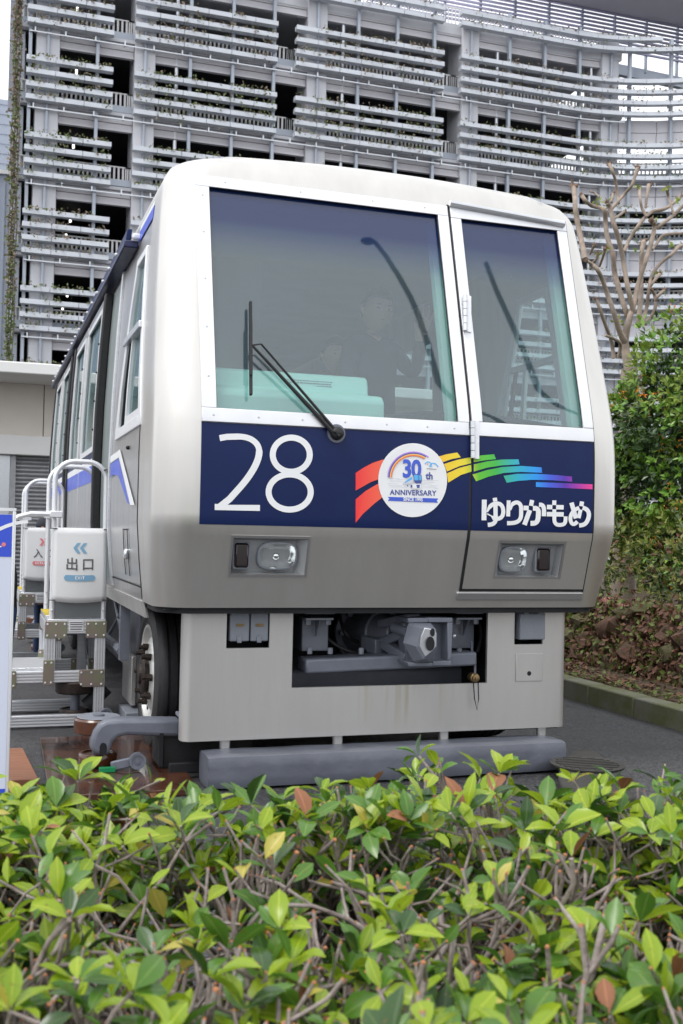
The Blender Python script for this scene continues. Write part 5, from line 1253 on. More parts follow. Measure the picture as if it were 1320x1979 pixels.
# ================================================================ PEOPLE
def person(name, label, loc, rz, H, J, cols, hairstyle='short', headrot=(0, 0, 0), cap=None, grp=None):
    """J: joints (unit height 1.0) ; cols: top, bottom, shoe"""
    t = thing(name, loc, label, 'person', grp); t.rotation_euler = (0, 0, rz)
    base = dict(pelvis=(0, 0, .53), spine=(0, .0, .63), chest=(0, 0, .74), neck=(0, 0, .835), head=(0, -.01, .865))
    for s, k in ((-1, 'r'), (1, 'l')):
        base.update({'sh'+k: (s*.095, 0, .80), 'el'+k: (s*.13, .0, .64), 'wr'+k: (s*.13, -.04, .50), 'hp'+k: (s*.05, 0, .51), 'kn'+k: (s*.055, -.01, .285), 'an'+k: (s*.055, .01, .045), 'to'+k: (s*.06, -.075, .018)})
    base.update(J)
    E = [('pelvis', 'spine'), ('spine', 'chest'), ('chest', 'neck'), ('neck', 'head')]
    for k in 'rl': E += [('chest', 'sh'+k), ('sh'+k, 'el'+k), ('el'+k, 'wr'+k), ('pelvis', 'hp'+k), ('hp'+k, 'kn'+k), ('kn'+k, 'an'+k), ('an'+k, 'to'+k)]
    R_ = dict(pelvis=.085, spine=.078, chest=.088, neck=.036, head=.036)
    for k in 'rl': R_.update({'sh'+k: .042, 'el'+k: .032, 'wr'+k: .020, 'hp'+k: .058, 'kn'+k: .040, 'an'+k: .027, 'to'+k: .022})
    names = list(base); P_ = {k: Vector(v)*H for k, v in base.items()}
    regions = {}
    for a, c in E:
        regions[(a, c)] = 3 if (c == 'head') else (2 if c[:2] == 'to' else (1 if c[:2] in ('hp', 'kn', 'an') else 0))
    # hands: palm and five fingers rooted in the wrist
    for k, s in (('r', -1), ('l', 1)):
        d = (P_['wr'+k]-P_['el'+k]).normalized(); sd2 = Vector((1, 0, 0)); sd2 = (sd2-d*sd2.dot(d)); sd2 = sd2.normalized() if sd2.length > .1 else Vector((0, 1, 0)); fw = d.cross(sd2)
        h = .105*H; pm = 'pm'+k; P_[pm] = P_['wr'+k]+d*h*.45; names.append(pm); R_[pm] = .021; E.append(('wr'+k, pm)); regions[('wr'+k, pm)] = 3
        for i, (off, ln) in enumerate(((-.30, .40), (-.10, .48), (.10, .45), (.30, .36))):
            a = f'f{k}{i}a'; c = f'f{k}{i}b'; P_[a] = P_[pm]+sd2*off*h+d*h*.16; P_[c] = P_[a]+d*h*ln+sd2*off*h*.25+fw*h*.06*s; R_[a] = .0062; R_[c] = .0048; names += [a, c]; E += [(pm, a), (a, c)]; regions[(pm, a)] = regions[(a, c)] = 3
        a = f't{k}a'; c = f't{k}b'; P_[a] = P_['wr'+k]+d*h*.22-sd2*s*h*.32; P_[c] = P_[a]+d*h*.25-sd2*s*h*.16; R_[a] = .007; R_[c] = .0055; names += [a, c]; E += [('wr'+k, a), (a, c)]; regions[('wr'+k, a)] = regions[(a, c)] = 3
    me = bpy.data.meshes.new('body'); me.from_pydata([P_[n_] for n_ in names], [(names.index(a), names.index(c)) for a, c in E], [])
    o = bpy.data.objects.new('body', me); COL.objects.link(o)
    sm = o.modifiers.new('skin', 'SKIN'); sm.use_smooth_shade = True
    for i, n_ in enumerate(names): v = me.skin_vertices[0].data[i]; v.radius = (R_[n_]*H*(1.12 if n_ in ('pelvis', 'chest', 'spine') else 1), R_[n_]*H*(.8 if n_ in ('pelvis', 'chest', 'spine') else 1)); v.use_root = (n_ == 'pelvis')
    ss = o.modifiers.new('sub', 'SUBSURF'); ss.levels = 1; ss.render_levels = 1
    bpy.context.view_layer.update()
    m2 = bpy.data.meshes.new_from_object(o.evaluated_get(bpy.context.evaluated_depsgraph_get()))
    bpy.data.objects.remove(o); m2.name = 'body'; m2.materials.clear()
    for c in cols+['skin']: m2.materials.append(M[c] if isinstance(c, str) else c)
    segs = [(P_[a], P_[c], regions[(a, c)]) for a, c in E]
    for f in m2.polygons:
        q = f.center; best = 9; bi = 0
        for a, c, r in segs:
            dd = c-a; u = max(0, min(1, (q-a).dot(dd)/max(1e-9, dd.length_squared))); ds = (q-(a+dd*u)).length
            if ds < best: best = ds; bi = r
        f.material_index = bi
    # head joined into the same mesh
    hb = MB(); hr = .068*H; hc = P_['head']+Vector((0, -.012*H, .062*H))
    Rm = Matrix.Rotation(headrot[2], 3, 'Z') @ Matrix.Rotation(headrot[0], 3, 'X') @ Matrix.Rotation(headrot[1], 3, 'Y')
    n, m_ = 24, 16; vs = []; fs = []
    for i in range(m_+1):
        th = math.pi*i/m_
        for k in range(n):
            ph = 2*math.pi*k/n; x, y, z = math.sin(th)*math.cos(ph), math.sin(th)*math.sin(ph), math.cos(th)
            jaw = 1-.28*max(0, -z-.1); px_, py_, pz_ = x*.78*jaw, y*.95*(1-.08*max(0, -z)), z*1.15
            if y < -.5:
                py_ -= .17*math.exp(-((x/.14)**2+((z+.12)/.2)**2))           # nose
                py_ += .06*math.exp(-(((abs(x)-.32)/.16)**2+((z-.08)/.13)**2))  # eye sockets
                py_ -= .05*math.exp(-((x/.25)**2+((z+.5)/.1)**2))             # lips
                py_ -= .05*math.exp(-((x/.3)**2+((z+.85)/.15)**2))            # chin
            vs.append(hc+Rm@Vector((px_, py_, pz_))*hr)
    for i in range(m_):
        for k in range(n): fs.append((i*n+k, (i+1)*n+k, (i+1)*n+(k+1) % n, i*n+(k+1) % n))
    hb.add(vs, fs, 0)
    for s in (-1, 1):
        p = hc+Rm@Vector((s*.78, .1, -.02))*hr; hb.ball(p, hr*.2, 8, 6, (.5, 1, 1.4), 0)
        p = hc+Rm@Vector((s*.30, -.84, .08))*hr; hb.ball(p, hr*.085, 8, 6, (1.3, .6, .7), 1)
        p = hc+Rm@Vector((s*.30, -.885, .27))*hr; hb.ball(p, hr*.07, 8, 4, (2.2, .6, .5), 1)
    p = hc+Rm@Vector((0, -.935, -.5))*hr; hb.ball(p, hr*.06, 8, 4, (3.0, .5, .6), 2)
    M.setdefault('lip', mat('lips', (.34, .13, .11), .5)) if 'lip' not in M else None
    ho = hb.build('head', ['skin', 'hair', 'lip'])
    bm = bmesh.new(); bm.from_mesh(m2)
    nm = len(m2.materials); m2.materials.append(M['hair']); m2.materials.append(M['lip'])
    tmp = ho.data
    for f in tmp.polygons: f.material_index = {0: 3, 1: nm, 2: nm+1}[f.material_index]
    bm.from_mesh(tmp); bm.to_mesh(m2); bm.free(); bpy.data.objects.remove(ho); m2.shade_smooth()
    bo = bpy.data.objects.new('body', m2); COL.objects.link(bo); bo.parent = t
    # hair / cap shell
    hb = MB(); vs = []; fs = []; n = 28; m_ = 12; mxz = .62*math.pi
    for i in range(m_+1):
        for k in range(n):
            ph = 2*math.pi*k/n; back = math.sin(ph); lim = (mxz if back > -.2 else .34*math.pi) if not cap else .5*math.pi
            if not cap: lim = .34*math.pi+(mxz-.34*math.pi)*max(0, min(1, (back+.55)/.8))
            th = lim*i/m_; x, y, z = math.sin(th)*math.cos(ph), math.sin(th)*math.sin(ph), math.cos(th)
            r = 1.09+.04*noise.noise((x*5, y*5, z*5)) if i < m_ else 1.0
            vs.append(hc+Rm@Vector((x*.80*r, y*.97*r+.03, z*1.17*r+.03))*hr)
    for i in range(m_):
        for k in range(n): fs.append((i*n+k, (i+1)*n+k, (i+1)*n+(k+1) % n, i*n+(k+1) % n))
    hb.add(vs, fs)
    if cap: hb.prism([hc+Rm@Vector(q)*hr for q in ((-.7, -.75, .12), (-.45, -1.45, .05), (.45, -1.45, .05), (.7, -.75, .12))], (0, 0, .012))
    h = hb.build('cap' if cap else 'hair', cap or 'hair'); h.parent = t
    return t
M['bluejk'] = mat('blue_jacket', (.03, .07, .35), .7, 0, .2, 20); M['blackjk'] = mat('black_jacket', (.014, .014, .018), .75, 0, .3, 20)
M['jeans'] = mat('blue_jeans', (.04, .07, .16), .8, 0, .2, 40); M['shoe'] = mat('dark_shoe', (.02, .02, .02), .5); M['navycap'] = mat('dark_cap', (.02, .022, .035), .7); M['cyan'] = mat('pale_blue_shirt', (.12, .38, .62), .7)
M['redst'] = mat('red_strap', (.55, .02, .03), .6)
fl_ = 1.07
person('person', 'person in dark jacket waving behind the windscreen', (.13, .92, fl_), 0.35, 1.62,
       dict(shr=(-.095, 0, .80), elr=(-.15, -.03, .66), wrr=(-.12, -.12, .56), shl=(.095, 0, .80), ell=(.165, -.05, .70), wrl=(.150, -.10, .845)), ['blackjk', 'blackjk', 'shoe'], headrot=(.12, .12, -.3))
person('person', 'child in pale blue shirt standing behind the windscreen', (-.02, 1.25, fl_), 0.3, 1.38, dict(elr=(-.12, -.05, .66), wrr=(-.06, -.13, .60)), ['cyan', 'jeans', 'shoe'], headrot=(.1, 0, -.2))
b = MB()
pb_ = person('person', 'person in blue jacket with red strap behind the entrance steps', (-1.98, 4.3, 0), -1.2, 1.62,
       dict(spine=(0, -.03, .63), chest=(0, -.10, .72), neck=(0, -.20, .78), head=(0, -.235, .79), shr=(-.095, -.12, .765), shl=(.095, -.12, .765), elr=(-.12, -.2, .63), wrr=(-.10, -.26, .5), ell=(.12, -.2, .63), wrl=(.10, -.26, .5)), ['bluejk', 'jeans', 'shoe'], headrot=(.5, 0, 0))
st = MB(); st.tube([Vector(q)*1.62 for q in ((-.10, -.03, .80), (-.04, .045, .74), (.05, .075, .66), (.10, .03, .585))], .024, 8, flat=.4); so_ = st.build('shoulder_strap', 'redst'); so_.parent = pb_
person('person', 'dark-haired child in black top reaching past the information board', (-1.85, 2.95, 0), -1.45, 1.22, dict(ell=(.13, .02, .66), wrl=(.11, -.05, .58), elr=(-.13, -.04, .67), wrr=(-.10, -.15, .69)), ['blackjk', 'jeans', 'shoe'], headrot=(0, 0, .3))
person('person', 'person in dark cap standing behind the entrance sign', (-1.46, 5.75, 0), 1.2, 1.36, dict(), ['blackjk', 'jeans', 'shoe'], cap='navycap')
# ================================================================ PLANTS
def sampled_tube(pts, n=4):
    """Catmull-Rom resample of (vec, r) points"""
    out = []; L = len(pts)
    for i in range(L-1):
        p0, p1, p2, p3 = pts[max(0, i-1)], pts[i], pts[i+1], pts[min(L-1, i+2)]
        for k in range(n):
            t = k/n; f = lambda a, b_, c, d: .5*((2*b_)+(-a+c)*t+(2*a-5*b_+4*c-d)*t*t+(-a+3*b_-3*c+d)*t**3)
            out.append((f(p0[0], p1[0], p2[0], p3[0]), p1[1]+(p2[1]-p1[1])*t))
    out.append(pts[-1]); return out
# ---- pollarded bare tree, limbs traced and set at their own depths
M['barktree'] = mat('pale_smooth_bark', (.37, .29, .23), .75, 0, .3, 9, .6, 34, col2=(.22, .18, .15))
M['knob'] = mat('pollard_knob', (.24, .16, .11), .85, 0, .4, 18, .6, 40, col2=(.12, .07, .05))
TY = 6.6
bt = thing('bare_tree', tuple(Vector((ony(1195, 1040, TY).x, TY, 0))), 'pollarded bare tree with pale knobbly limbs beside the car park', 'tree')
random.seed(14)
def tp(u, v, dy): return ony(1080+u/4.71, 300+v/4.71, TY+dy)
LIMBS = [
 ([(640, 1950, 60), (600, 1700, 46), (640, 1500, 36), (690, 1330, 30), (720, 1180, 28), (790, 960, 26), (850, 760, 26), (870, 640, 27), (850, 600, 30)], 0),
 ([(600, 1700, 40), (545, 1580, 30), (500, 1430, 27), (440, 1260, 25), (390, 1120, 24), (350, 1040, 22), (300, 990, 18), (250, 960, 16)], -.5),
 ([(640, 1520, 34), (610, 1420, 30), (560, 1260, 30), (510, 1080, 30), (490, 900, 27), (440, 740, 27), (425, 600, 26), (420, 510, 28), (380, 480, 22), (300, 460, 22), (250, 420, 20), (210, 370, 24)], .25),
 ([(680, 1420, 32), (630, 1220, 27), (590, 980, 26), (555, 800, 26), (500, 620, 26), (465, 480, 26), (440, 430, 22)], -.2),
 ([(470, 500, 20), (530, 430, 18), (600, 350, 18), (660, 280, 18), (690, 200, 18), (720, 120, 26)], -.3),
 ([(545, 440, 16), (535, 340, 16), (515, 230, 15), (490, 150, 16), (460, 80, 22)], -.2),
 ([(595, 880, 20), (640, 770, 20), (710, 660, 21), (790, 560, 21), (860, 510, 20), (960, 490, 20), (1040, 440, 19), (1110, 370, 22)], .35),
 ([(800, 560, 16), (760, 490, 17), (740, 400, 15), (735, 300, 20)], .3),
 ([(790, 480, 15), (800, 380, 17), (820, 270, 24)], .4),
 ([(890, 670, 22), (960, 610, 20), (1040, 550, 20), (1110, 480, 20), (1200, 400, 20)], .1),
 ([(1045, 540, 14), (1020, 450, 14), (1000, 380, 15), (985, 310, 20)], .1),
 ([(720, 1560, 34), (745, 1300, 27), (750, 1050, 25), (755, 880, 26), (775, 790, 32)], .55),
 ([(850, 860, 18), (900, 790, 18), (950, 730, 18), (1040, 715, 17), (1130, 710, 16), (1230, 700, 16)], .5),
 ([(760, 1540, 26), (800, 1380, 21), (820, 1220, 20), (850, 1090, 20), (930, 980, 20), (1030, 900, 20), (1080, 840, 24), (1130, 820, 20)], .0),
 ([(780, 1540, 22), (850, 1460, 22), (880, 1370, 20), (870, 1270, 18), (840, 1220, 18)], -.3), ([(880, 1400, 16), (890, 1300, 18), (960, 1230, 20)], -.35),
 ([(830, 1200, 16), (870, 1140, 16), (920, 1080, 22)], -.1),
 ([(240, 950, 34), (215, 820, 32), (175, 640, 30), (150, 480, 28), (145, 380, 28), (135, 290, 34)], .8),
 ([(500, 1850, 24), (480, 1700, 20), (430, 1560, 19), (380, 1420, 19), (340, 1310, 17)], -.7),
 ([(540, 1850, 20), (560, 1720, 18), (500, 1670, 16), (420, 1640, 14)], -.6),
 ([(370, 1010, 16), (400, 930, 14), (425, 850, 18)], -.5), ([(300, 980, 12), (340, 950, 12), (355, 890, 16)], -.5), ([(285, 900, 12), (320, 820, 16)], -.55), ([(480, 430, 14), (495, 350, 20)], .2), ([(500, 580, 14), (560, 540, 16), (600, 510, 14)], .3), ([(370, 380, 10), (320, 340, 10), (280, 330, 8)], .2),
]
for li, (pts, dy) in enumerate(LIMBS):
    P_ = [(tp(u, v, dy*(.3+.7*i/len(pts))+.05*math.sin(i*2.1+li)), r/4.71/2*(TY+5.0+1.0)/FPX*1.75) for i, (u, v, r) in enumerate(pts)]
    sm_ = sampled_tube(P_, 4); b = MB(); b.tube([p for p, r in sm_], [r*(1+.08*noise.noise((p*9))) for p, r in sm_], 10, mi=0)
    b.build('limb', 'barktree', bt, angle=80)
    c, r = P_[-1]
    if li not in (19, 25):
        k = MB()
        for q in range(6): k.ball(c+Vector((random.uniform(-1, 1), random.uniform(-1, 1), random.uniform(-.7, 1)))*r*.8, r*random.uniform(.5, .85), 7, 5)
        for q in range(3): d_ = rdir(.8); k.tube([c, c+d_*r*2.6], [r*.3, r*.16], 5)
        k.build('pollard_knob', 'knob', bt)
b = MB(); base = tp(640, 1950, 0); b.tube([(base.x-.05, base.y, 0), (base.x-.03, base.y, .8), tuple(base)], [.17, .15, .1], 12); b.build('trunk', 'barktree', bt)
M['sprout'] = leafmat('sprout_leaf', (.16, .26, .04), (.3, .34, .05), .3)
b = MB()
for u, v in ((430, 430), (345, 420), (435, 850), (720, 290), (880, 600), (905, 1090), (1090, 400), (980, 300), (350, 910), (520, 1510), (560, 1510), (720, 880), (870, 1120), (1030, 820)):
    for q in range(5): leaf_quad(b, tp(u+random.uniform(-25, 25), v+random.uniform(-20, 20), 0), rdir(.4), rdir(), .07, .04)
tag(b.build('sprout_leaves', 'sprout', bt), kind='stuff')

# ---- leafy shrubs: leaves spread through lumpy volumes
def crown(name, parent, blobs, n, L, mats, wts, seed, shell=.55, zmin=.1, flowers=None):
    random.seed(seed); b = MB(); tot = sum(bl[3]*bl[4]*bl[5] for bl in blobs); cum = []
    a = 0
    for bl in blobs: a += bl[3]*bl[4]*bl[5]; cum.append(a/tot)
    made = 0; tries = 0
    while made < n and tries < n*8:
        tries += 1; q = random.random(); bl = blobs[next(i for i, c in enumerate(cum) if q <= c)]
        d = rdir(); r = (shell+(1-shell)*random.random()**.6)*(1+.22*noise.noise(d*2.3+Vector((bl[0], bl[1], bl[2]))))
        p = Vector((bl[0]+d.x*bl[3]*r, bl[1]+d.y*bl[4]*r, bl[2]+d.z*bl[5]*r))
        if p.z < zmin: continue
        if noise.noise(p*2.6) < -.28 and r > .75: continue
        s = random.uniform(.7, 1.25)*L; wd_ = (d+rdir()*.9).normalized()
        q = random.random(); mi = 0
        for i, w_ in enumerate(wts):
            if q < w_: mi = i; break
            q -= w_
        if len(wts) == 3 and len(mats) == 4:      # dark leaves inside and in gaps paint crown shade, fresh growth in patches outside
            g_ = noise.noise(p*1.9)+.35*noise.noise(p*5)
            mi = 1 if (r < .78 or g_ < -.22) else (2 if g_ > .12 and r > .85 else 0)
        # a little whorl of leaves at a twig end
        for k in range(3):
            dd = (wd_+rdir()*.8).normalized(); leaf_quad(b, p, dd, (d+rdir()*.5+Vector((0, 0, .5))).normalized(), s, s*.42, mi, .3); made += 1
    if flowers:
        for i in range(flowers[0]):
            bl = random.choice(blobs); d = rdir(.2); 
            if d.y > .2: d.y *= -1
            p0 = Vector((bl[0]+d.x*bl[3], bl[1]+d.y*bl[4], bl[2]+d.z*bl[5]))
            if noise.noise(p0*1.3) < .12: continue
            for k in range(14): leaf_quad(b, p0+rdir()*.05, rdir(), rdir(), .022, .018, len(mats)-1, 0)
    return tag(b.build(name, mats, parent, smooth=False), kind='stuff')
M['osm1'] = leafmat('osmanthus_leaf', (.11, .26, .035), (.23, .38, .055), .2, .33); M['osm2'] = leafmat('osmanthus_shaded', (.022, .058, .016), (.055, .10, .025), .12, .3); M['osm3'] = leafmat('osmanthus_new', (.17, .26, .04), (.26, .34, .05), .3, .35)
M['flower'] = leafmat('orange_flower', (.75, .22, .02), (.85, .32, .04), .2, .6)
ob = onx(1300, 1140, 4.6)
os_ = thing('osmanthus_shrub', (5.5, 5.0, .4), 'dense green shrub dotted with orange flowers right of the train', 'shrub')
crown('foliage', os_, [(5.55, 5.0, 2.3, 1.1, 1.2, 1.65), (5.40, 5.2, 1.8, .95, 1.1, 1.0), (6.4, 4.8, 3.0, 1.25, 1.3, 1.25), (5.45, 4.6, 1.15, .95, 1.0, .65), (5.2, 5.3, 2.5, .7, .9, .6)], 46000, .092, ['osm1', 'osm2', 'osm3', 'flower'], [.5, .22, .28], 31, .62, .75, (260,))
b = MB()
for k in range(6):
    a = k*1.05; b.tube([(5.5+.1*math.cos(a), 5+.1*math.sin(a), .2), (5.5+.35*math.cos(a), 5+.35*math.sin(a), 1.1), (5.5+.6*math.cos(a), 5+.6*math.sin(a), 2.4)], [.05, .04, .02], 7)
b.build('stem', 'bark', os_)
ls = thing('low_shrub', (4.0, 4.2, .3), 'low mixed scrub with light green leaves above the rock wall', 'shrub')
M['low1'] = leafmat('scrub_light', (.17, .19, .04), (.27, .27, .07), .25, .5); M['low2'] = leafmat('scrub_dark', (.04, .075, .02), (.10, .13, .03), .2, .5)
crown('foliage', ls, [(3.75+.5*(i % 2), 1.2+i*.75, .95+.12*(i % 3), .5, .6, .42) for i in range(10)], 9000, .065, ['low1', 'low2', 'litter1'], [.34, .54, .12], 33, .4, .6)
b = MB()
for i in range(10): MB().tube([(3.75+.5*(i % 2), 1.2+i*.75, .15), (3.8+.5*(i % 2), 1.25+i*.75, .9)], [.02, .012], 6).build('stem', 'bark', ls)
bs = thing('background_shrub', (9, 10, .3), 'broad pale green bush in the background behind the train', 'shrub')
crown('foliage', bs, [(6.4, 8.5, 1.0, 1.5, 1.6, .75), (8.5, 9.5, 1.2, 1.8, 1.6, .9), (5.2, 9.6, .9, 1.2, 1.2, .6), (11, 10.5, 1.4, 2, 1.6, 1.1)], 9000, .10, ['low1', 'osm1', 'low2'], [.45, .3, .25], 35, .5, .3)
b = MB()
for (x, y) in ((6.4, 8.5), (8.5, 9.5), (5.2, 9.6), (11, 10.5)): MB().tube([(x, y, .1), (x+.05, y, 1.0)], [.05, .03], 6).build('stem', 'bark', bs)

# ================================================================ FOREGROUND HEDGE
hedge = thing('hedge', (CAM.x+.5, CAM.y+1.6, 0), 'clipped foreground hedge with bare grey twigs and bright green leaves', 'hedge')
FW = Vector((.3164, .9486, 0)); RT = Vector((.9486, -.3164, 0))
def hp(d, l, z): p = Vector((CAM.x, CAM.y, 0))+FW*d+RT*l; return Vector((p.x, p.y, z))
M['lf0'] = leafmat('hedge_leaf_bright', (.20, .33, .015), (.35, .46, .03), .38, .27); M['lf1'] = leafmat('hedge_leaf_mid', (.055, .15, .018), (.11, .23, .03), .30, .25)
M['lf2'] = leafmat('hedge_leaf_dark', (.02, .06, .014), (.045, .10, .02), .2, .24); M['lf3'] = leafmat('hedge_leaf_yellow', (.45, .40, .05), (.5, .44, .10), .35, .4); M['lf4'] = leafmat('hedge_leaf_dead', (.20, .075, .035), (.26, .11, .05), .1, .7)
LM = ['lf0', 'lf1', 'lf2', 'lf3', 'lf4']
random.seed(77)
def leaf_verts(curl, fold, wid):
    """leaf of unit length along +x, normal +z"""
    U = [0, .12, .32, .55, .78, 1.0]; Wd = [0, .30, .78, 1.0, .74, 0]; V = []; 
    for u, w_ in zip(U, Wd):
        zc = curl*u*u*-1+.04*math.sin(u*3); h = w_*wid*.5
        V.append((u, 0, zc))
        if 0 < u < 1: V.append((u, h, zc+fold*h)); V.append((u, -h, zc+fold*h))
    idx = [0]; F = []
    mid = [0, 1, 4, 7, 10, 13]; lf = [None, 2, 5, 8, 11, None]; rt = [None, 3, 6, 9, 12, None]
    F += [(0, 1, 2), (0, 3, 1)]
    for i in range(1, 4): F += [(mid[i], mid[i+1], lf[i+1], lf[i]), (mid[i+1], mid[i], rt[i], rt[i+1])]
    F += [(mid[4], 13, lf[4]), (13, mid[4], rt[4])]
    return V, F
LT = [leaf_verts(c, f, w_) for c, f, w_ in ((.12, .25, .46), (.28, .35, .52), (.02, .2, .44), (.4, .3, .5), (.18, .45, .56), (-.1, .3, .46))]
leaf_me = {}
RIB = [1., 1, 0, 0, 1, 0, 0, 1, 0, 0, 1, 0, 0, 1]
def ribattr(me, k):
    a = me.attributes.new('rib', 'FLOAT', 'POINT'); a.data.foreach_set('value', RIB*k)
def leaf_mesh(t, m):
    if (t, m) not in leaf_me:
        me = bpy.data.meshes.new('leaf'); me.from_pydata(LT[t][0], [], LT[t][1]); me.materials.append(M[LM[m]]); me.shade_smooth(); ribattr(me, 1); leaf_me[(t, m)] = me
    return leaf_me[(t, m)]
leaves = []      # (pos, dir, normal, length, template, mat)
tw = MB()
def hz(d, l): return .702+.04*noise.noise((d*2.2, l*2.2, 5))+.02*(1 if d > 1.9 else 0)-.055*max(0, min(1, (-.12-l)/.45))*max(0, min(1, (d-1.3)/.5))
def rosette(p, up, n, L, deep):
    for k in range(n):
        a = k*2.4+random.uniform(-.4, .4); el = random.uniform(.15, .95)
        s1 = up.orthogonal().normalized(); s2 = up.cross(s1)
        d = ((s1*math.cos(a)+s2*math.sin(a))*math.cos(el)+up*math.sin(el)).normalized()
        q = random.random()
        if deep: m = 2 if q < .45 else (1 if q < .85 else (0 if q < .93 else (3 if q < .98 else 4)))  # deep leaves mostly darker, inner hedge shade put into their colour
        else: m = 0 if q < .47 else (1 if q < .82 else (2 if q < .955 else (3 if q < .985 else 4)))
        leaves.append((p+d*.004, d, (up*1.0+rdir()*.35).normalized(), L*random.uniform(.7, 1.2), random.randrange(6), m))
def grow(p, d, r, segs, L, lvl, ztop):
    pts = [p]; rs_ = [r]; ends = []
    for i in range(segs):
        d = (d+rdir()*.55+Vector((0, 0, .16))).normalized(); L2 = L*random.uniform(.65, 1.25)
        if p.z+d.z*L2 > ztop: L2 = max(.012, (ztop-p.z)/max(.15, d.z))
        p = p+d*L2; r = r*.90
        pts.append(p); rs_.append(r)
        if lvl > 0 and (i > 0 or random.random() < .5) and p.z < ztop-.03:
            for q in range(1 if random.random() < .75 else 2):
                dd = (d*.5+rdir()*.95+Vector((0, 0, .45))).normalized(); grow(p, dd, max(.0017, r*.74), random.randint(2, 3), L*.85, lvl-1, ztop)
        if p.z >= ztop-.012: break
    tw.tube(pts, [x*(1+.18*((i % 2)*2-1)*.4) for i, x in enumerate(rs_)], 6 if rs_[0] > .003 else 5, True)
    e = pts[-1]; up = (d+Vector((0, 0, .8))).normalized(); q = random.random()
    near = e.z > ztop-.14
    lp = (.19 if (e-CAM).length < 2.05 else .55)*(1+1.3*noise.noise((e.x*3.1, e.y*3.1, 9)))
    if q > (lp if near else .13):      # clipped bare end
        tw.tube([e, e+d*.0025], [rs_[-1]*1.05, rs_[-1]*.85], 6, True, 1)
        if random.random() < .16: rosette(e-d*.02, up, 2, .05, not near)
    else:
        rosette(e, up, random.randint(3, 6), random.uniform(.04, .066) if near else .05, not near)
ns = 0
for i in range(500):
    d = random.uniform(.86, 2.22); half = .36*d+.42
    l = random.uniform(-half, half)
    zt = hz(d, l)+random.uniform(-.10, .05)
    st_ = hp(d+random.uniform(-.05, .05), l, .02)
    dv = Vector((random.gauss(0, .22), random.gauss(0, .22), 1)).normalized()
    z = .02; pts = [st_]; r = random.uniform(.006, .010); p = st_
    while p.z < zt-random.uniform(.24, .36):
        dv = (dv+rdir()*.28+Vector((0, 0, .1))).normalized(); p = p+dv*random.uniform(.05, .09); pts.append(p)
    tw.tube(pts, [r*(1-.25*i_/len(pts)) for i_ in range(len(pts))], 6)
    for q in range(random.randint(2, 4)): grow(p, (dv+rdir()*.7+Vector((0, 0, .35))).normalized(), r*.70, random.randint(3, 5), .062, 1, zt)
# extra shoots along the far edge that stand up above the clipped top
for i in range(110):
    d = random.uniform(1.85, 2.25); l = random.uniform(-.36*d-.3, .36*d+.3); p = hp(d, l, hz(d, l)-.12)
    grow(p, Vector((random.gauss(0, .25), random.gauss(0, .25), 1)).normalized(), .0032, 3, .05, 0, hz(d, l)+random.uniform(-.01, .05))
tag(tw.build('twigs', ['bark', 'cut'], hedge, angle=70), 'bare grey-brown twigs with orange cut ends', kind='stuff')
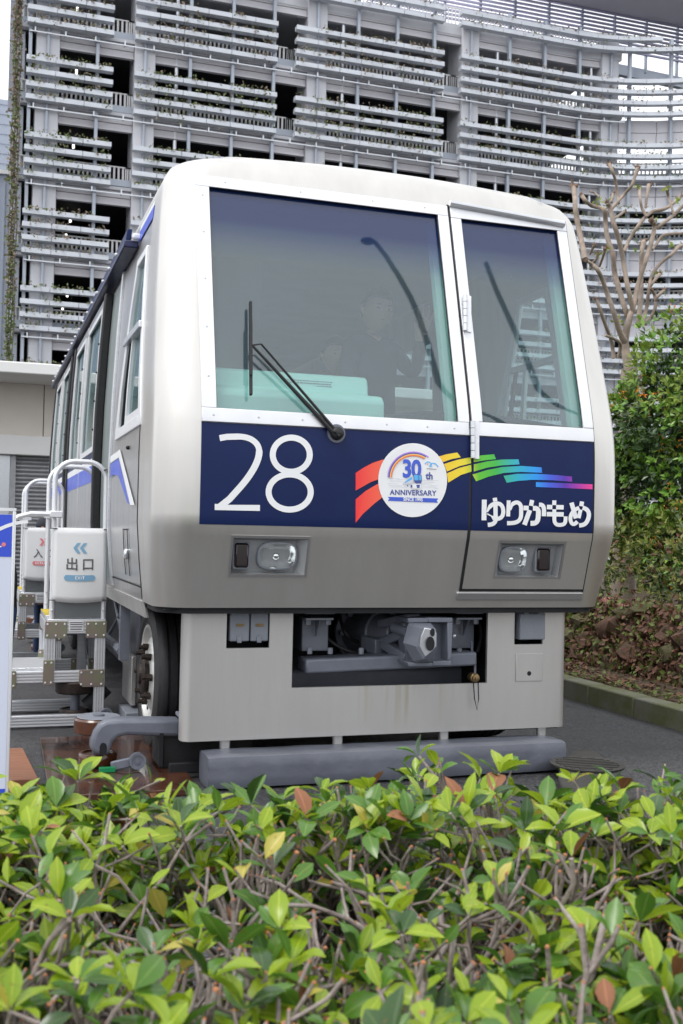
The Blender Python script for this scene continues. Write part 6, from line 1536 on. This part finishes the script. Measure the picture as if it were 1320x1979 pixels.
# the leaves that show largest are parts of their own, the rest one mass
def score(lf):
    p = lf[0]; c = ROT.transposed() @ (p-CAM); 
    if c.z > -.3: return -1
    u, v = PCX+FPX*c.x/-c.z, PCY-FPX*c.y/-c.z
    if not (-20 < u < 1340 and 1400 < v < 2010): return -1
    fac = abs(lf[2].dot((CAM-p).normalized()))
    return (lf[3]/-c.z)**2*(.4+fac)*(1 if p.z > .62 else .25)
order = sorted(range(len(leaves)), key=lambda i: -score(leaves[i])); big = set(order[:300])
lm = MB()
for i, (p, d, nrm, L, t, m) in enumerate(leaves):
    s = d.cross(nrm)
    if s.length < 1e-3: s = d.orthogonal()
    s.normalize(); u = s.cross(d); 
    R3 = Matrix((d, -s, u)).transposed()
    if i in big:
        o = bpy.data.objects.new('leaf', leaf_mesh(t, m)); COL.objects.link(o)
        o.parent = hedge; o.matrix_parent_inverse = Matrix.Translation(hedge.location).inverted()
        o.location = p; o.rotation_euler = R3.to_euler(); o.scale = (L, L, L)
    else:
        lm.add([p+R3@(Vector(v)*L) for v in LT[t][0]], LT[t][1], m)
me = bpy.data.meshes.new('leaves'); me.from_pydata(lm.v, [], lm.f)
for x in LM: me.materials.append(M[x])
me.polygons.foreach_set('material_index', lm.m); me.shade_smooth(); ribattr(me, len(me.vertices)//14)
tag(link('leaves', me, hedge), kind='stuff')

# ================================================================ LAMP POSTS BEHIND THE VIEWER (mirrored in the glass)
M['lamppost'] = mat('dark_lamp_post', (.03, .032, .035), .5, .4, .2, 5)
gn = Vector((0, -.963, .27)).normalized()
def mirrored(px, py, yplane):
    p = fpx(px, py); d = (p-CAM).normalized(); r = d-2*d.dot(gn)*gn; return p+r*((yplane-p.y)/r.y)
for pts in ([(725, 467), (745, 492), (770, 530), (795, 575), (812, 615), (828, 665), (842, 715), (855, 765), (868, 805)], [(940, 508), (960, 560), (985, 615), (1010, 670), (1035, 735), (1060, 800)]):
    Q = [mirrored(px, py, -7.5) for px, py in pts]; lo = Q[-1]; bx = lo.x+(.35 if len(pts) > 7 else .5)
    path = [Vector((bx, -7.5, 0)), Vector((bx, -7.5, lo.z*.45)), Vector((bx-.03, -7.5, lo.z*.8))]+Q[::-1]
    t = thing('street_lamp', (bx, -7.5, 0), 'dark curved street lamp mirrored in the '+('windscreen' if len(pts) > 7 else 'front door window'), 'street lamp')
    b = MB(); b.tube(path, [.10, .08, .06]+[.055-.02*i/len(Q) for i in range(len(Q))], 12); b.build('pole', 'lamppost', t)
    if len(pts) > 7: b = MB(); b.ball(Q[0]+Vector((-.12, 0, .0)), .13, 12, 6, (1, .6, .35)); b.build('lamp_head', 'lamppost', t)
    b = MB(); b.cyl((bx, -7.5, 0), (bx, -7.5, .3), .16, .12, 14); b.build('base', 'lamppost', t)
